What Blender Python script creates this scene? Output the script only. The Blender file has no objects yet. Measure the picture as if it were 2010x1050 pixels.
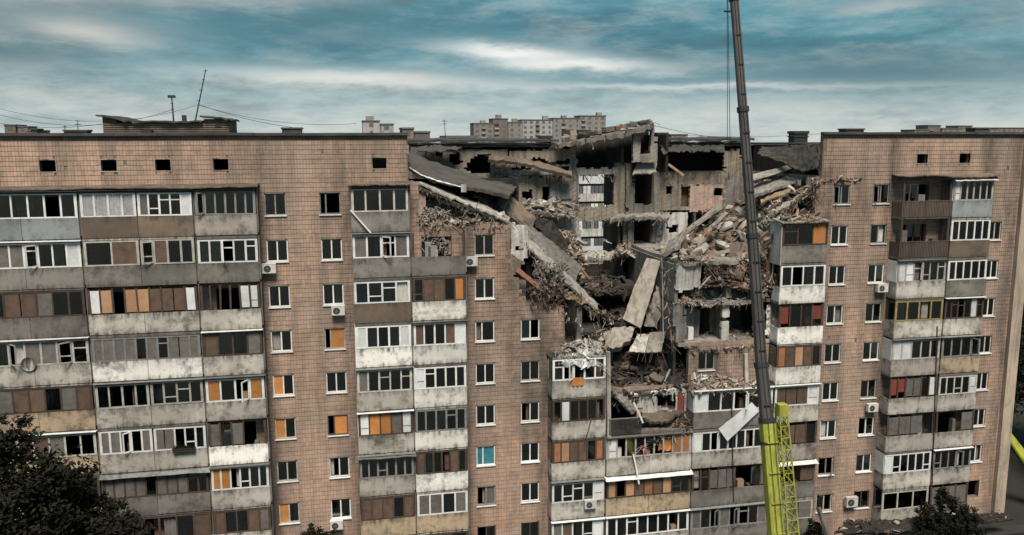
import bpy, bmesh, math, random
from mathutils import Vector, Matrix, noise
R = random.Random(7)
scn = bpy.context.scene
COL = scn.collection
rad = math.radians

# ------------------------------------------------------------------ camera
CF, CTH, CPH, CRO, CH, CD = 1642.2, .1538, .1986, -.0025, 28.985, 51.925
cam_d = bpy.data.cameras.new('camera')
cam = bpy.data.objects.new('camera', cam_d)
COL.objects.link(cam)
cam_d.sensor_width = 36.0
cam_d.lens = 36.0 * CF / 2010.0
cam_d.clip_start = 0.5
cam_d.clip_end = 9000
cam.matrix_world = (Matrix.Translation((0, -CD, CH)) @ Matrix.Rotation(-CPH, 4, 'Z')
                    @ Matrix.Rotation(math.pi / 2 - CTH, 4, 'X') @ Matrix.Rotation(CRO, 4, 'Z'))
scn.camera = cam

# ------------------------------------------------------------------ sky and sun
SUN_EL, SUN_AZ = rad(57), rad(187)      # azimuth clockwise from +Y: behind and left of the camera
world = bpy.data.worlds.new('World')
scn.world = world
world.use_nodes = True
NT = world.node_tree
NT.nodes.clear()


def wn(t, **kw):
    n = NT.nodes.new(t)
    for k, v in kw.items():
        setattr(n, k, v)
    return n


def wm(op, a, b=None, c=None):
    n = wn('ShaderNodeMath', operation=op)
    for i, v in enumerate((a, b, c)):
        if v is None:
            continue
        if isinstance(v, (int, float)):
            n.inputs[i].default_value = v
        else:
            NT.links.new(v, n.inputs[i])
    return n.outputs[0]


def wmix(f, a, b):
    n = wn('ShaderNodeMix', data_type='RGBA')
    for i, v in ((0, f), (6, a), (7, b)):
        if isinstance(v, (int, float)):
            n.inputs[i].default_value = v
        elif isinstance(v, tuple):
            n.inputs[i].default_value = (*v, 1)
        else:
            NT.links.new(v, n.inputs[i])
    return n.outputs[2]


def wramp(f, stops):
    n = wn('ShaderNodeValToRGB')
    cr = n.color_ramp
    while len(cr.elements) < len(stops):
        cr.elements.new(.5)
    for e, (p, c) in zip(cr.elements, stops):
        e.position = p
        e.color = (*c, 1) if isinstance(c, tuple) else (c, c, c, 1)
    NT.links.new(f, n.inputs[0])
    return n.outputs[0]


tc = wn('ShaderNodeTexCoord')
sep = wn('ShaderNodeSeparateXYZ')
NT.links.new(tc.outputs['Generated'], sep.inputs[0])
dx, dy, dz = sep.outputs
az = wm('ARCTAN2', dx, dy)
el = wm('ARCSINE', dz)


def wnoise(sx, sz, detail, rough, off=0.0):
    mp = wn('ShaderNodeMapping')
    mp.inputs['Scale'].default_value = (sx, sx, sz)
    mp.inputs['Location'].default_value = (off, off * .7, off * 1.3)
    NT.links.new(tc.outputs['Generated'], mp.inputs['Vector'])
    n = wn('ShaderNodeTexNoise')
    n.inputs['Scale'].default_value = 1
    n.inputs['Detail'].default_value = detail
    n.inputs['Roughness'].default_value = rough
    NT.links.new(mp.outputs[0], n.inputs['Vector'])
    return n.outputs['Fac']


skytex = wn('ShaderNodeTexSky', sky_type='NISHITA')
skytex.sun_disc = False
skytex.sun_elevation = SUN_EL
skytex.sun_rotation = SUN_AZ
skytex.altitude = 150
skytex.air_density = 1.0
skytex.dust_density = 2.0
clear = wn('ShaderNodeVectorMath', operation='SCALE')
NT.links.new(skytex.outputs[0], clear.inputs[0])
clear.inputs['Scale'].default_value = .1
SKY = .275
nA = wnoise(3.2, 15, 4, .6, 5.1)              # wide banks
nB = wnoise(8.5, 38, 7, .67, 17.3)                # streaks and puffs
ae = wn('ShaderNodeCombineXYZ')
NT.links.new(wm('MULTIPLY_ADD', nA, .10, az), ae.inputs[0])
NT.links.new(wm('MULTIPLY_ADD', nB, .030, el), ae.inputs[1])
# overcast deck: teal-grey base, darker banks, pale glow low over the horizon
deck = wramp(nA, [(.30, (.045, .135, .175)), (.45, (.075, .245, .31)), (.58, (.135, .345, .41)), (.74, (.32, .41, .42))])
low = wm('MAXIMUM', wm('MULTIPLY_ADD', wm('ABSOLUTE', el), -10.0, 1.0), 0.0)
lowmix = wm('MULTIPLY', low, wm('MULTIPLY_ADD', nB, 1.7, .02))
c1 = wmix(wm('MULTIPLY', wramp(nB, [(.48, .0), (.72, 1.0)]), .50), deck, (.62, .67, .64))
c1 = wmix(wramp(nB, [(.30, .75), (.47, .0)]), c1, (.062, .135, .165))
cur = wmix(lowmix, c1, (.70, .745, .71))


def blob(px, py, wx, wy, slope=0.0):
    """soft cloud patch at a sky direction (azimuth, elevation), torn by the noise"""
    mp = wn('ShaderNodeMapping', vector_type='TEXTURE')
    mp.inputs['Location'].default_value = (math.atan((px - 1005) / CF) + CPH + .05, (269.0 - py) / CF + .015, 0)
    mp.inputs['Rotation'].default_value = (0, 0, slope)
    mp.inputs['Scale'].default_value = (wx / CF, wy / CF, 1)
    NT.links.new(ae.outputs[0], mp.inputs['Vector'])
    d = wn('ShaderNodeVectorMath', operation='DOT_PRODUCT')
    NT.links.new(mp.outputs[0], d.inputs[0])
    NT.links.new(mp.outputs[0], d.inputs[1])
    return wm('POWER', .37, d.outputs['Value'])


for px, py, wx, wy, sl, col, k in (
        (110, 60, 230, 62, 0, (.24, .27, .26), .6), (60, 22, 170, 22, 0, (.60, .57, .50), .75), (215, 92, 100, 22, -.06, (.74, .71, .64), .9),
        (50, 125, 110, 20, 0, (.085, .15, .17), .6), (470, 18, 230, 22, 0, (.56, .56, .51), .6),
        (680, 70, 360, 40, 0, (.085, .22, .27), .7), (720, 160, 230, 15, -.03, (.84, .84, .79), .9),
        (1010, 106, 120, 13, -.07, (1.0, 1.0, .95), 1.0), (1130, 130, 140, 12, -.06, (1.0, 1.0, .95), .95),
        (1430, 178, 330, 7, -.02, (.88, .90, .87), .8), (1280, 160, 170, 11, 0, (.15, .31, .37), .7),
        (1740, 150, 330, 40, 0, (.075, .20, .25), .8), (1720, 44, 90, 12, .04, (.52, .57, .55), .7), (1980, 20, 120, 40, 0, (.26, .27, .25), .6)):
    cur = wmix(wm('MULTIPLY', blob(px, py, wx, wy, sl), k), cur, col)
final = wmix(.92, clear.outputs[0], cur)
bg = wn('ShaderNodeBackground')
NT.links.new(final, bg.inputs[0])
bg.inputs[1].default_value = SKY
wo = wn('ShaderNodeOutputWorld')
NT.links.new(bg.outputs[0], wo.inputs[0])
world.cycles.sampling_method = 'MANUAL'
world.cycles.sample_map_resolution = 512

sun_d = bpy.data.lights.new('sun', 'SUN')
sun_d.energy = 1.5
sun_d.angle = rad(22)
sun_d.color = (1, .90, .79)
sun = bpy.data.objects.new('sun', sun_d)
COL.objects.link(sun)
sun.rotation_euler = (rad(90) - SUN_EL, 0, math.pi - SUN_AZ)
sv = Vector((math.sin(SUN_AZ) * math.cos(SUN_EL), math.cos(SUN_AZ) * math.cos(SUN_EL), math.sin(SUN_EL)))
sun.rotation_euler = sv.to_track_quat('Z', 'Y').to_euler()
scn.view_settings.view_transform = 'Standard'
scn.view_settings.look = 'None'
scn.view_settings.exposure = 1.8
scn.view_settings.gamma = 1.0
scn.view_settings.use_curve_mapping = False
scn.cycles.max_bounces = 4
scn.cycles.diffuse_bounces = 2
scn.cycles.glossy_bounces = 2
scn.cycles.transparent_max_bounces = 8

# ------------------------------------------------------------------ materials
MATS = {}


class MN:
    def __init__(s, name):
        s.m = bpy.data.materials.new(name)
        s.m.use_nodes = True
        s.t = s.m.node_tree
        s.b = s.t.nodes['Principled BSDF']
        MATS[name] = s.m
        g = s.t.nodes.new('ShaderNodeNewGeometry')
        s.pos = g.outputs['Position']
        s.isl = g.outputs['Random Per Island']
        oi = s.t.nodes.new('ShaderNodeObjectInfo')
        s.rnd = oi.outputs['Random']

    def put(s, sock, v):
        if isinstance(v, (int, float)):
            sock.default_value = v
        elif isinstance(v, tuple):
            sock.default_value = (*v, 1) if len(v) == 3 and sock.type == 'RGBA' else v
        else:
            s.t.links.new(v, sock)

    def math(s, op, a, b=0.0):
        n = s.t.nodes.new('ShaderNodeMath')
        n.operation = op
        s.put(n.inputs[0], a)
        s.put(n.inputs[1], b)
        return n.outputs[0]

    def noise(s, scale, detail=4, rough=.6, vec=None):
        mp = s.t.nodes.new('ShaderNodeMapping')
        s.put(mp.inputs['Vector'], vec or s.pos)
        mp.inputs['Scale'].default_value = scale if isinstance(scale, tuple) else (scale,) * 3
        n = s.t.nodes.new('ShaderNodeTexNoise')
        n.inputs['Scale'].default_value = 1
        n.inputs['Detail'].default_value = detail
        n.inputs['Roughness'].default_value = rough
        s.t.links.new(mp.outputs[0], n.inputs['Vector'])
        return n.outputs['Fac']

    def ramp(s, f, stops):
        n = s.t.nodes.new('ShaderNodeValToRGB')
        cr = n.color_ramp
        while len(cr.elements) < len(stops):
            cr.elements.new(.5)
        for e, (p, c) in zip(cr.elements, stops):
            e.position = p
            e.color = (*c, 1) if isinstance(c, tuple) else (c, c, c, 1)
        s.put(n.inputs[0], f)
        return n.outputs[0]

    def mix(s, f, a, b, mode='MIX'):
        n = s.t.nodes.new('ShaderNodeMix')
        n.data_type = 'RGBA'
        n.blend_type = mode
        s.put(n.inputs[0], f)
        s.put(n.inputs[6], a)
        s.put(n.inputs[7], b)
        return n.outputs[2]

    def done(s, col, rough=.9, metal=0.0, bump=None, bs=.3, spec=.3):
        s.put(s.b.inputs['Base Color'], col)
        s.put(s.b.inputs['Roughness'], rough)
        s.put(s.b.inputs['Metallic'], metal)
        s.b.inputs['Specular IOR Level'].default_value = spec
        if bump is not None:
            n = s.t.nodes.new('ShaderNodeBump')
            n.inputs['Strength'].default_value = bs
            n.inputs['Distance'].default_value = .05
            s.put(n.inputs['Height'], bump)
            s.t.links.new(n.outputs[0], s.b.inputs['Normal'])
        return s.m


def stained(name, c1, c2, streak=.7, dirt=(.05, .045, .039), sc=1.0, rv=.22, drip=False):
    """weathered concrete or plaster: two tones, sooty and run-off streaks, chips; drip ties the run-off to each storey's parapet edge"""
    m = MN(name)
    a = m.mix(m.ramp(m.noise(.55 * sc, 5), [(.40, 0.), (.60, 1.)]), c1, c2)
    rv_ = m.math('MULTIPLY_ADD', m.rnd, 2 * rv)
    rv_.node.inputs[2].default_value = 1 - rv
    a = m.mix(1.0, a, rv_, 'MULTIPLY')
    st = m.ramp(m.noise((3.6 * sc, 3.6, .30 * sc), 5, .65), [(.45, 0.), (.62, 1.)])
    if drip:
        sx = m.t.nodes.new('ShaderNodeSeparateXYZ')
        m.put(sx.inputs[0], m.pos)
        t = m.math('MODULO', m.math('SUBTRACT', sx.outputs[2], 1.0), 2.8)
        t = m.math('ADD', m.math('DIVIDE', t, 1.2), m.math('MULTIPLY', m.math('SUBTRACT', m.noise(1.7, 4), .5), .9))
        e = m.ramp(t, [(.0, 1.), (.14, .5), (.30, .1), (.66, .1), (.84, .6), (1.0, 1.0)])
        st = m.math('MULTIPLY', m.math('ADD', m.math('MULTIPLY', st, .75), .28), m.math('MULTIPLY', e, 1.15))
    a = m.mix(m.math('MULTIPLY', st, streak), a, dirt)
    sp = m.ramp(m.noise(1.5 * sc, 6, .75), [(.53, 0.), (.64, 1.)])
    a = m.mix(m.math('MULTIPLY', sp, streak * .7), a, tuple(x * 1.9 for x in dirt))
    if drip:
        rs = m.ramp(m.noise((1.1, 1.1, .8), 4, .6), [(.60, 0.), (.70, 1.)])
        a = m.mix(m.math('MULTIPLY', rs, .4), a, (.20, .11, .06))
        bk = m.ramp(m.noise((.45, .45, .55), 5, .7), [(.54, 0.), (.68, 1.)])
        a = m.mix(m.math('MULTIPLY', bk, .75), a, (.05, .042, .035))
    return m.done(a, .92, 0, m.noise(9 * sc, 5, .7), .16)


def plain(name, c1, c2=None, rough=.6, metal=0.0, sc=3.0, bs=.15, spec=.4, rv=.15):
    m = MN(name)
    c2 = c2 or tuple(x * .55 for x in c1)
    a = m.mix(m.ramp(m.noise(sc, 5, .65), [(.40, 0.), (.72, 1.)]), c1, c2)
    rv_ = m.math('MULTIPLY_ADD', m.rnd, 2 * rv)
    rv_.node.inputs[2].default_value = 1 - rv
    a = m.mix(1.0, a, rv_, 'MULTIPLY')
    return m.done(a, rough, metal, m.noise(sc * 5, 3), bs, spec)


def make_tile():
    m = MN('tile')
    base = m.ramp(m.isl, [(0, (.46, .295, .215)), (.3, (.53, .345, .25)), (.6, (.49, .335, .25)), (.85, (.58, .38, .275)), (1, (.41, .275, .21))])
    big = m.ramp(m.noise((.12, .1, .2), 4, .65), [(.40, 0.), (.62, 1.)])
    base = m.mix(m.math('MULTIPLY', big, .6), base, (.30, .245, .20))
    red = m.ramp(m.noise((.22, .2, .13), 4, .65), [(.57, 0.), (.70, 1.)])
    base = m.mix(m.math('MULTIPLY', red, .55), base, (.27, .125, .07))
    st = m.ramp(m.noise((.55, .55, .09), 5, .7), [(.44, 0.), (.66, 1.)])
    base = m.mix(m.math('MULTIPLY', st, .7), base, (.13, .112, .095))
    sp = m.ramp(m.noise((.5, .5, 1.5), 6, .78), [(.48, 0.), (.66, 1.)])
    base = m.mix(m.math('MULTIPLY', sp, .6), base, (.16, .135, .112))
    pl = m.ramp(m.noise((.3, .3, .22), 4, .6), [(.58, 0.), (.72, 1.)])
    base = m.mix(m.math('MULTIPLY', pl, .35), base, (.50, .395, .315))
    sx = m.t.nodes.new('ShaderNodeSeparateXYZ')
    m.put(sx.inputs[0], m.pos)
    # run-off grime beside the balcony stacks, soot thrown out of the gap
    stops = []
    for u in (-4.8, .2, 7.5, 12.6, 32.3, 37.2, 44.9, 47.5):
        p = (u + 24) / 72
        stops += [(p - .012, 0.), (p, 1.), (p + .012, 0.)]
    gr = m.ramp(m.math('DIVIDE', m.math('ADD', sx.outputs[0], 24.0), 72.0), stops)
    base = m.mix(m.math('MULTIPLY', gr, m.ramp(m.noise((1.2, 1.2, .25), 5, .7), [(.34, .15), (.62, .85)])), base, (.07, .062, .054))
    for cx, cz, rx, rz in ((12.5, 19.0, 5.5, 5.5), (5.5, 24.5, 3.5, 2.5), (30.5, 24.5, 4.5, 4.0), (13.0, 12.0, 3.5, 5.0), (24.5, 13.6, 4, 2)):
        q = m.math('ADD', m.math('POWER', m.math('ABSOLUTE', m.math('DIVIDE', m.math('SUBTRACT', sx.outputs[0], cx), rx)), 2.0),
                   m.math('POWER', m.math('ABSOLUTE', m.math('DIVIDE', m.math('SUBTRACT', sx.outputs[2], cz), rz)), 2.0))
        g = m.math('POWER', .3, q)
        base = m.mix(m.math('MULTIPLY', g, m.ramp(m.noise(.8, 5, .7), [(.36, .05), (.64, .85)])), base, (.07, .058, .05))
    return m.done(base, .75, 0, m.noise(6, 4), .2, .3)


make_tile()
plain('grout', (.19, .142, .108), (.09, .068, .053), .95, sc=.7)
stained('concrete', (0.228, 0.209, 0.188), (0.150, 0.138, 0.124), 0.7, drip=True)
stained('concrete_light', (0.528, 0.490, 0.436), (0.385, 0.353, 0.312), 0.8, drip=True)
stained('concrete_white', (0.835, 0.804, 0.750), (0.690, 0.658, 0.607), 0.75, drip=True)
stained('concrete_cream', (0.521, 0.395, 0.260), (0.420, 0.328, 0.227), 0.75, drip=True)
stained('concrete_pink', (0.461, 0.401, 0.361), (0.342, 0.305, 0.277), 0.8, drip=True)
stained('concrete_brown', (0.185, 0.139, 0.101), (0.130, 0.101, 0.080), 0.7, drip=True)
stained('concrete_blue', (0.252, 0.273, 0.277), (0.210, 0.223, 0.223), 0.5, drip=True)
stained('corrugated', (.13, .095, .075), (.09, .07, .06), .6)
stained('slab_grey', (0.286, 0.260, 0.231), (0.185, 0.168, 0.151), .55, sc=.8)
stained('slab_wall', (0.336, 0.302, 0.252), (0.252, 0.227, 0.189), .45, sc=.8)
stained('slab_pale', (0.437, 0.407, 0.361), (0.302, 0.277, 0.244), .5, sc=.8)
stained('plaster_white', (0.571, 0.554, 0.521), (0.420, 0.395, 0.361), .45)
stained('plaster_pink', (0.437, 0.302, 0.252), (0.386, 0.294, 0.235), .45)
stained('plaster_beige', (0.318, 0.268, 0.211), (0.249, 0.208, 0.163), .6)
stained('plaster_grey', (0.252, 0.239, 0.218), (0.160, 0.147, 0.134), .6)
stained('soot', (.035, .031, .028), (.016, .015, .014), .5)  # near-black: soot on burnt debris, and painted shade inside the voids
stained('pilaster', (0.420, 0.336, 0.252), (0.361, 0.294, 0.231), .45)
plain('roofing', (.045, .042, .04), (.085, .08, .072), .85, sc=.8)
plain('sagging_roofing', (0.097, 0.084, 0.071), (0.050, 0.045, 0.042), .85, sc=.9)
plain('slate', (0.143, 0.130, 0.118), (0.084, 0.076, 0.067), .8)
plain('pvc', (0.736, 0.736, 0.718), (0.534, 0.524, 0.497), .5, sc=2.2, rv=.12)
plain('pvc_dirty', (.46, .44, .39), (.27, .25, .22), .6, sc=2.5, rv=.25)
plain('panel_white', (0.662, 0.672, 0.672), (0.478, 0.478, 0.469), .5, sc=1.2)
plain('frame_brown', (.075, .05, .038), (.045, .032, .026), .7)
plain('frame_grey', (.24, .235, .225), (.15, .145, .14), .6)
plain('plywood', (0.470, 0.197, 0.055), (0.336, 0.139, 0.042), .75, sc=1.4, rv=.25)
plain('wood_brown', (.125, .078, .055), (.065, .044, .034), .75, sc=2)
plain('plywood_pale', (0.437, 0.252, 0.139), (0.336, 0.185, 0.101), .8, sc=1.4, rv=.2)
plain('plywood_dark', (.30, .13, .055), (.16, .075, .04), .8, sc=1.4, rv=.3)
plain('timber', (0.302, 0.210, 0.126), (0.168, 0.118, 0.076), .85, sc=2, rv=.3)
plain('film', (.42, .42, .42), (.26, .26, .27), .3, sc=6, bs=.6)
plain('curtain_grey', (.22, .205, .19), (.13, .12, .115), .9, sc=2, rv=.35)
plain('curtain_pale', (.52, .50, .46), (.36, .34, .31), .9, sc=2, rv=.25)
plain('teal', (.05, .22, .26), (.03, .14, .17), .5)
plain('cloth_red', (.22, .05, .04), (.12, .035, .03), .9)
plain('insulation', (.30, .27, .235), (.12, .105, .09), .95, sc=2.5)
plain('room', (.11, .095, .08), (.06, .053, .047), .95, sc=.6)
plain('brick_red', (.27, .13, .085), (.18, .09, .065), .9, sc=2, rv=.35)
plain('rubble_grey', (0.286, 0.252, 0.214), (0.160, 0.139, 0.118), .95, sc=2, rv=.4)
plain('rubble_pale', (0.470, 0.428, 0.370), (0.319, 0.286, 0.244), .95, sc=2, rv=.3)
plain('rubble_brown', (0.218, 0.160, 0.118), (0.126, 0.092, 0.071), .95, sc=2, rv=.4)
plain('rubble_dark', (.05, .043, .037), (.022, .02, .018), .95, sc=2, rv=.5)
plain('rebar', (.09, .055, .04), (.05, .035, .03), .7)
plain('boom_grey', (.085, .075, .07), (.05, .045, .043), .5, sc=.6, spec=.5)
stained('boom_yellow', (.37, .385, .055), (.30, .31, .05), .42, (.07, .07, .035), rv=.06)
plain('dark_metal', (.03, .03, .03), (.02, .02, .02), .6)
plain('ac_white', (0.607, 0.598, 0.561), (0.414, 0.405, 0.377), .5)
plain('bark', (.05, .038, .028), (.03, .024, .018), .95)
plain('soil', (.028, .024, .02), (.013, .013, .010), .97, sc=.25)
plain('asphalt', (.032, .031, .03), (.02, .02, .019), .92, sc=.6)
stained('far_grey', (0.286, 0.260, 0.235), (0.235, 0.218, 0.202), .25)
stained('far_pale', (0.420, 0.403, 0.378), (0.353, 0.344, 0.328), .25)
stained('far_brown', (0.218, 0.168, 0.139), (0.185, 0.151, 0.126), .25)
plain('far_window', (.13, .14, .145), (.09, .095, .10), .25)
plain('crumpled_metal', (.42, .42, .41), (.24, .235, .23), .45, metal=.3, sc=1.5)
plain('rust_frame', (.36, .27, .10), (.24, .15, .06), .7)


def make_leaf(name, c1, c2):
    m = MN(name)
    c = m.ramp(m.isl, [(0, c1), (1, c2)])
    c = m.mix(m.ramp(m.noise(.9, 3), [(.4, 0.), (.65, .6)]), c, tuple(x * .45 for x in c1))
    m.done(c, .8, 0, None, 0, .2)


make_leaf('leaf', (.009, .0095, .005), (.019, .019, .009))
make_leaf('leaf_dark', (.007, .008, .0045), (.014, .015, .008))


def make_glass():
    m = MN('glass')
    t = m.t
    t.nodes.remove(m.b)
    out = next(n for n in t.nodes if n.type == 'OUTPUT_MATERIAL')
    tr = t.nodes.new('ShaderNodeBsdfTransparent')
    tr.inputs[0].default_value = (.72, .76, .76, 1)
    gl = t.nodes.new('ShaderNodeBsdfGlossy')
    gl.inputs['Roughness'].default_value = .06
    gl.inputs['Color'].default_value = (.8, .85, .86, 1)
    fr = t.nodes.new('ShaderNodeFresnel')
    fr.inputs[0].default_value = 1.55
    bp = t.nodes.new('ShaderNodeBump')
    bp.inputs['Strength'].default_value = .12
    t.links.new(m.noise(1.4, 2), bp.inputs['Height'])
    t.links.new(bp.outputs[0], gl.inputs['Normal'])
    mx = t.nodes.new('ShaderNodeMixShader')
    f = m.math('ADD', fr.outputs[0], .11)
    t.links.new(f, mx.inputs[0])
    t.links.new(tr.outputs[0], mx.inputs[1])
    t.links.new(gl.outputs[0], mx.inputs[2])
    t.links.new(mx.outputs[0], out.inputs[0])


make_glass()
M = MATS

# ------------------------------------------------------------------ helpers


def at(px, py, Y):
    """the point of the vertical plane y = Y that is seen at photo pixel (px, py)"""
    X, Yp = px - 1005, py - 525
    c, s = math.cos(CRO), math.sin(CRO)
    r, U = (c * X + s * Yp) / CF, -(-s * X + c * Yp) / CF
    fw = math.cos(CTH) + U * math.sin(CTH)
    vz = -math.sin(CTH) + U * math.cos(CTH)
    vx = r * math.cos(CPH) + fw * math.sin(CPH)
    vy = -r * math.sin(CPH) + fw * math.cos(CPH)
    t = (Y + CD) / vy
    return Vector((t * vx, Y, CH + t * vz))


class MB:
    def __init__(s):
        s.v, s.f = [], []

    def add(s, vs, fs):
        o = len(s.v)
        s.v += [tuple(v) for v in vs]
        s.f += [tuple(i + o for i in f) for f in fs]

    def box(s, x0, x1, y0, y1, z0, z1):
        s.add([(x0, y0, z0), (x1, y0, z0), (x1, y1, z0), (x0, y1, z0), (x0, y0, z1), (x1, y0, z1), (x1, y1, z1), (x0, y1, z1)],
              [(0, 3, 2, 1), (4, 5, 6, 7), (0, 1, 5, 4), (1, 2, 6, 5), (2, 3, 7, 6), (3, 0, 4, 7)])

    def bar(s, a, b, w, h=None, up=(0, 0, 1)):
        """box beam from a to b, w wide, h high"""
        a, b = Vector(a), Vector(b)
        h = h or w
        d = (b - a).normalized()
        u = Vector(up)
        if abs(d.dot(u)) > .95:
            u = Vector((0, 1, 0))
        x = d.cross(u).normalized() * w / 2
        y = x.cross(d).normalized() * h / 2
        vs = []
        for p in (a, b):
            vs += [p - x - y, p + x - y, p + x + y, p - x + y]
        s.add(vs, [(0, 3, 2, 1), (4, 5, 6, 7), (0, 1, 5, 4), (1, 2, 6, 5), (2, 3, 7, 6), (3, 0, 4, 7)])

    def tube(s, a, b, r0, r1=None, n=6):
        a, b = Vector(a), Vector(b)
        r1 = r0 if r1 is None else r1
        d = (b - a).normalized()
        u = Vector((0, 0, 1)) if abs(d.z) < .9 else Vector((1, 0, 0))
        x = d.cross(u).normalized()
        y = x.cross(d)
        vs = []
        for p, r in ((a, r0), (b, r1)):
            vs += [p + (x * math.cos(k * 2 * math.pi / n) + y * math.sin(k * 2 * math.pi / n)) * r for k in range(n)]
        fs = [(k, (k + 1) % n, n + (k + 1) % n, n + k) for k in range(n)]
        fs += [tuple(range(n))[::-1], tuple(range(n, 2 * n))]
        s.add(vs, fs)

    def path(s, pts, r, n=5):
        for a, b in zip(pts[:-1], pts[1:]):
            s.tube(a, b, r, r, n)

    def build(s, name, mat, parent=None, smooth=False):
        me = bpy.data.meshes.new(name)
        me.from_pydata(s.v, [], s.f)
        for m in (mat if isinstance(mat, (list, tuple)) else [mat]):
            me.materials.append(M[m])
        if smooth:
            me.polygons.foreach_set('use_smooth', [True] * len(me.polygons))
        me.update()
        o = bpy.data.objects.new(name, me)
        COL.objects.link(o)
        o.parent = parent
        return o


UNIT = {}


def ubox(name, mat, x0, x1, y0, y1, z0, z1, parent, rot=None):
    """a box that shares one mesh per material"""
    if mat not in UNIT:
        b = MB()
        b.box(-.5, .5, -.5, .5, -.5, .5)
        me = bpy.data.meshes.new('box_' + mat)
        me.from_pydata(b.v, [], b.f)
        me.materials.append(M[mat])
        UNIT[mat] = me
    o = bpy.data.objects.new(name, UNIT[mat])
    COL.objects.link(o)
    o.location = ((x0 + x1) / 2, (y0 + y1) / 2, (z0 + z1) / 2)
    o.scale = (abs(x1 - x0), abs(y1 - y0), abs(z1 - z0))
    if rot:
        o.rotation_euler = rot
    o.parent = parent
    return o


def tag(o, label, cat, group=None, kind=None):
    if label:
        o['label'] = label
    if cat:
        o['category'] = cat
    if group:
        o['group'] = group
    if kind:
        o['kind'] = kind
    return o


def empty(name, loc=(0, 0, 0)):
    o = bpy.data.objects.new(name, None)
    COL.objects.link(o)
    o.location = loc
    o.empty_display_size = .5
    return o


def polyline(pts, t):
    n = len(pts) - 1
    k = min(int(t * n), n - 1)
    return pts[k].lerp(pts[k + 1], t * n - k)


def gridslab(name, front, back, mat, parent=None, nu=10, nv=4, th=.25, jit=.03, amp=0.0, freq=.8, edge=.06, nrm=None, smooth=False):
    """a thick broken sheet spanned between two polylines of 3D points, edges chipped, surface uneven"""
    F = [at(*p) if not isinstance(p, Vector) else p for p in front]
    B = [at(*p) if not isinstance(p, Vector) else p for p in back]
    n0 = nrm
    if n0 is None:
        n0 = (polyline(F, 1) - polyline(F, 0)).cross(polyline(B, .5) - polyline(F, .5)).normalized()
        if n0.z < 0:
            n0 = -n0
    b = MB()
    top, bot = [], []
    for j in range(nv + 1):
        for i in range(nu + 1):
            p = polyline(F, i / nu).lerp(polyline(B, i / nu), j / nv)
            on_edge = i in (0, nu) or j in (0, nv)
            e = edge if on_edge else jit
            p = p + Vector((R.uniform(-e, e), R.uniform(-e, e), R.uniform(-e, e)))
            if amp:
                p = p + n0 * (noise.noise(p * freq) * amp + noise.noise(p * freq * 2.7) * amp * .5)
            top.append(p)
            bot.append(p - n0 * th * R.uniform(.9, 1.1))
    N = len(top)
    W = nu + 1
    fs = []
    for j in range(nv):
        for i in range(nu):
            a = j * W + i
            fs.append((a, a + 1, a + 1 + W, a + W))
            fs.append((N + a, N + a + W, N + a + 1 + W, N + a + 1))
    for i in range(nu):
        fs.append((i, N + i, N + i + 1, i + 1))
        a = nv * W + i
        fs.append((a, a + 1, N + a + 1, N + a))
    for j in range(nv):
        a = j * W
        fs.append((a, a + W, N + a + W, N + a))
        a = j * W + nu
        fs.append((a, N + a, N + a + W, a + W))
    b.add(top + bot, fs)
    o = b.build(name, mat, parent, smooth)
    return o


def inpoly(x, y, poly):
    c = False
    n = len(poly)
    for i in range(n):
        x0, y0 = poly[i]
        x1, y1 = poly[(i + 1) % n]
        if (y0 > y) != (y1 > y) and x < (x1 - x0) * (y - y0) / (y1 - y0) + x0:
            c = not c
    return c


def brokenwall(name, poly, Y, mat, parent, holes=(), th=.28, cw=.26, ch=.16, jit=.035):
    """standing wall piece with brick-stepped outline: polygon and holes given as photo pixels on the plane y = Y"""
    P = [at(x, y, Y) for x, y in poly]
    P2 = [(p.x, p.z) for p in P]
    H2 = [[(q.x, q.z) for q in (at(x, y, Y) for x, y in h)] for h in holes]
    x0, x1 = min(p[0] for p in P2), max(p[0] for p in P2)
    z0, z1 = min(p[1] for p in P2), max(p[1] for p in P2)
    nx, nz = max(1, int((x1 - x0) / cw + .5)), max(1, int((z1 - z0) / ch + .5))
    cw, ch = (x1 - x0) / nx, (z1 - z0) / nz
    on = {}
    for i in range(nx):
        for k in range(nz):
            x, z = x0 + (i + .5) * cw, z0 + (k + .5) * ch
            jx, jz = x + R.uniform(-.12, .12) * cw, z + R.uniform(-.5, .5) * ch
            if inpoly(jx, jz, P2) and not any(inpoly(x, z, h) for h in H2):
                on[i, k] = 1
    b = MB()
    idx = {}

    def vt(i, k, s):
        if (i, k, s) not in idx:
            q = random.Random(i * 7919 + k * 104729 + int(Y * 100))
            idx[i, k, s] = len(b.v)
            b.v.append((x0 + i * cw + q.uniform(-jit, jit), Y + (th if s else 0) + q.uniform(-jit, jit) * .25, z0 + k * ch + q.uniform(-jit, jit)))
        return idx[i, k, s]
    for (i, k) in on:
        A = [(i, k), (i + 1, k), (i + 1, k + 1), (i, k + 1)]
        b.f.append(tuple(vt(*a, 0) for a in A))
        b.f.append(tuple(vt(*a, 1) for a in A[::-1]))
        for (di, dk), (a, c) in (((0, -1), (0, 1)), ((1, 0), (1, 2)), ((0, 1), (2, 3)), ((-1, 0), (3, 0))):
            if (i + di, k + dk) not in on:
                b.f.append((vt(*A[a], 0), vt(*A[a], 1), vt(*A[c], 1), vt(*A[c], 0)))
    return b.build(name, mat, parent)


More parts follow.
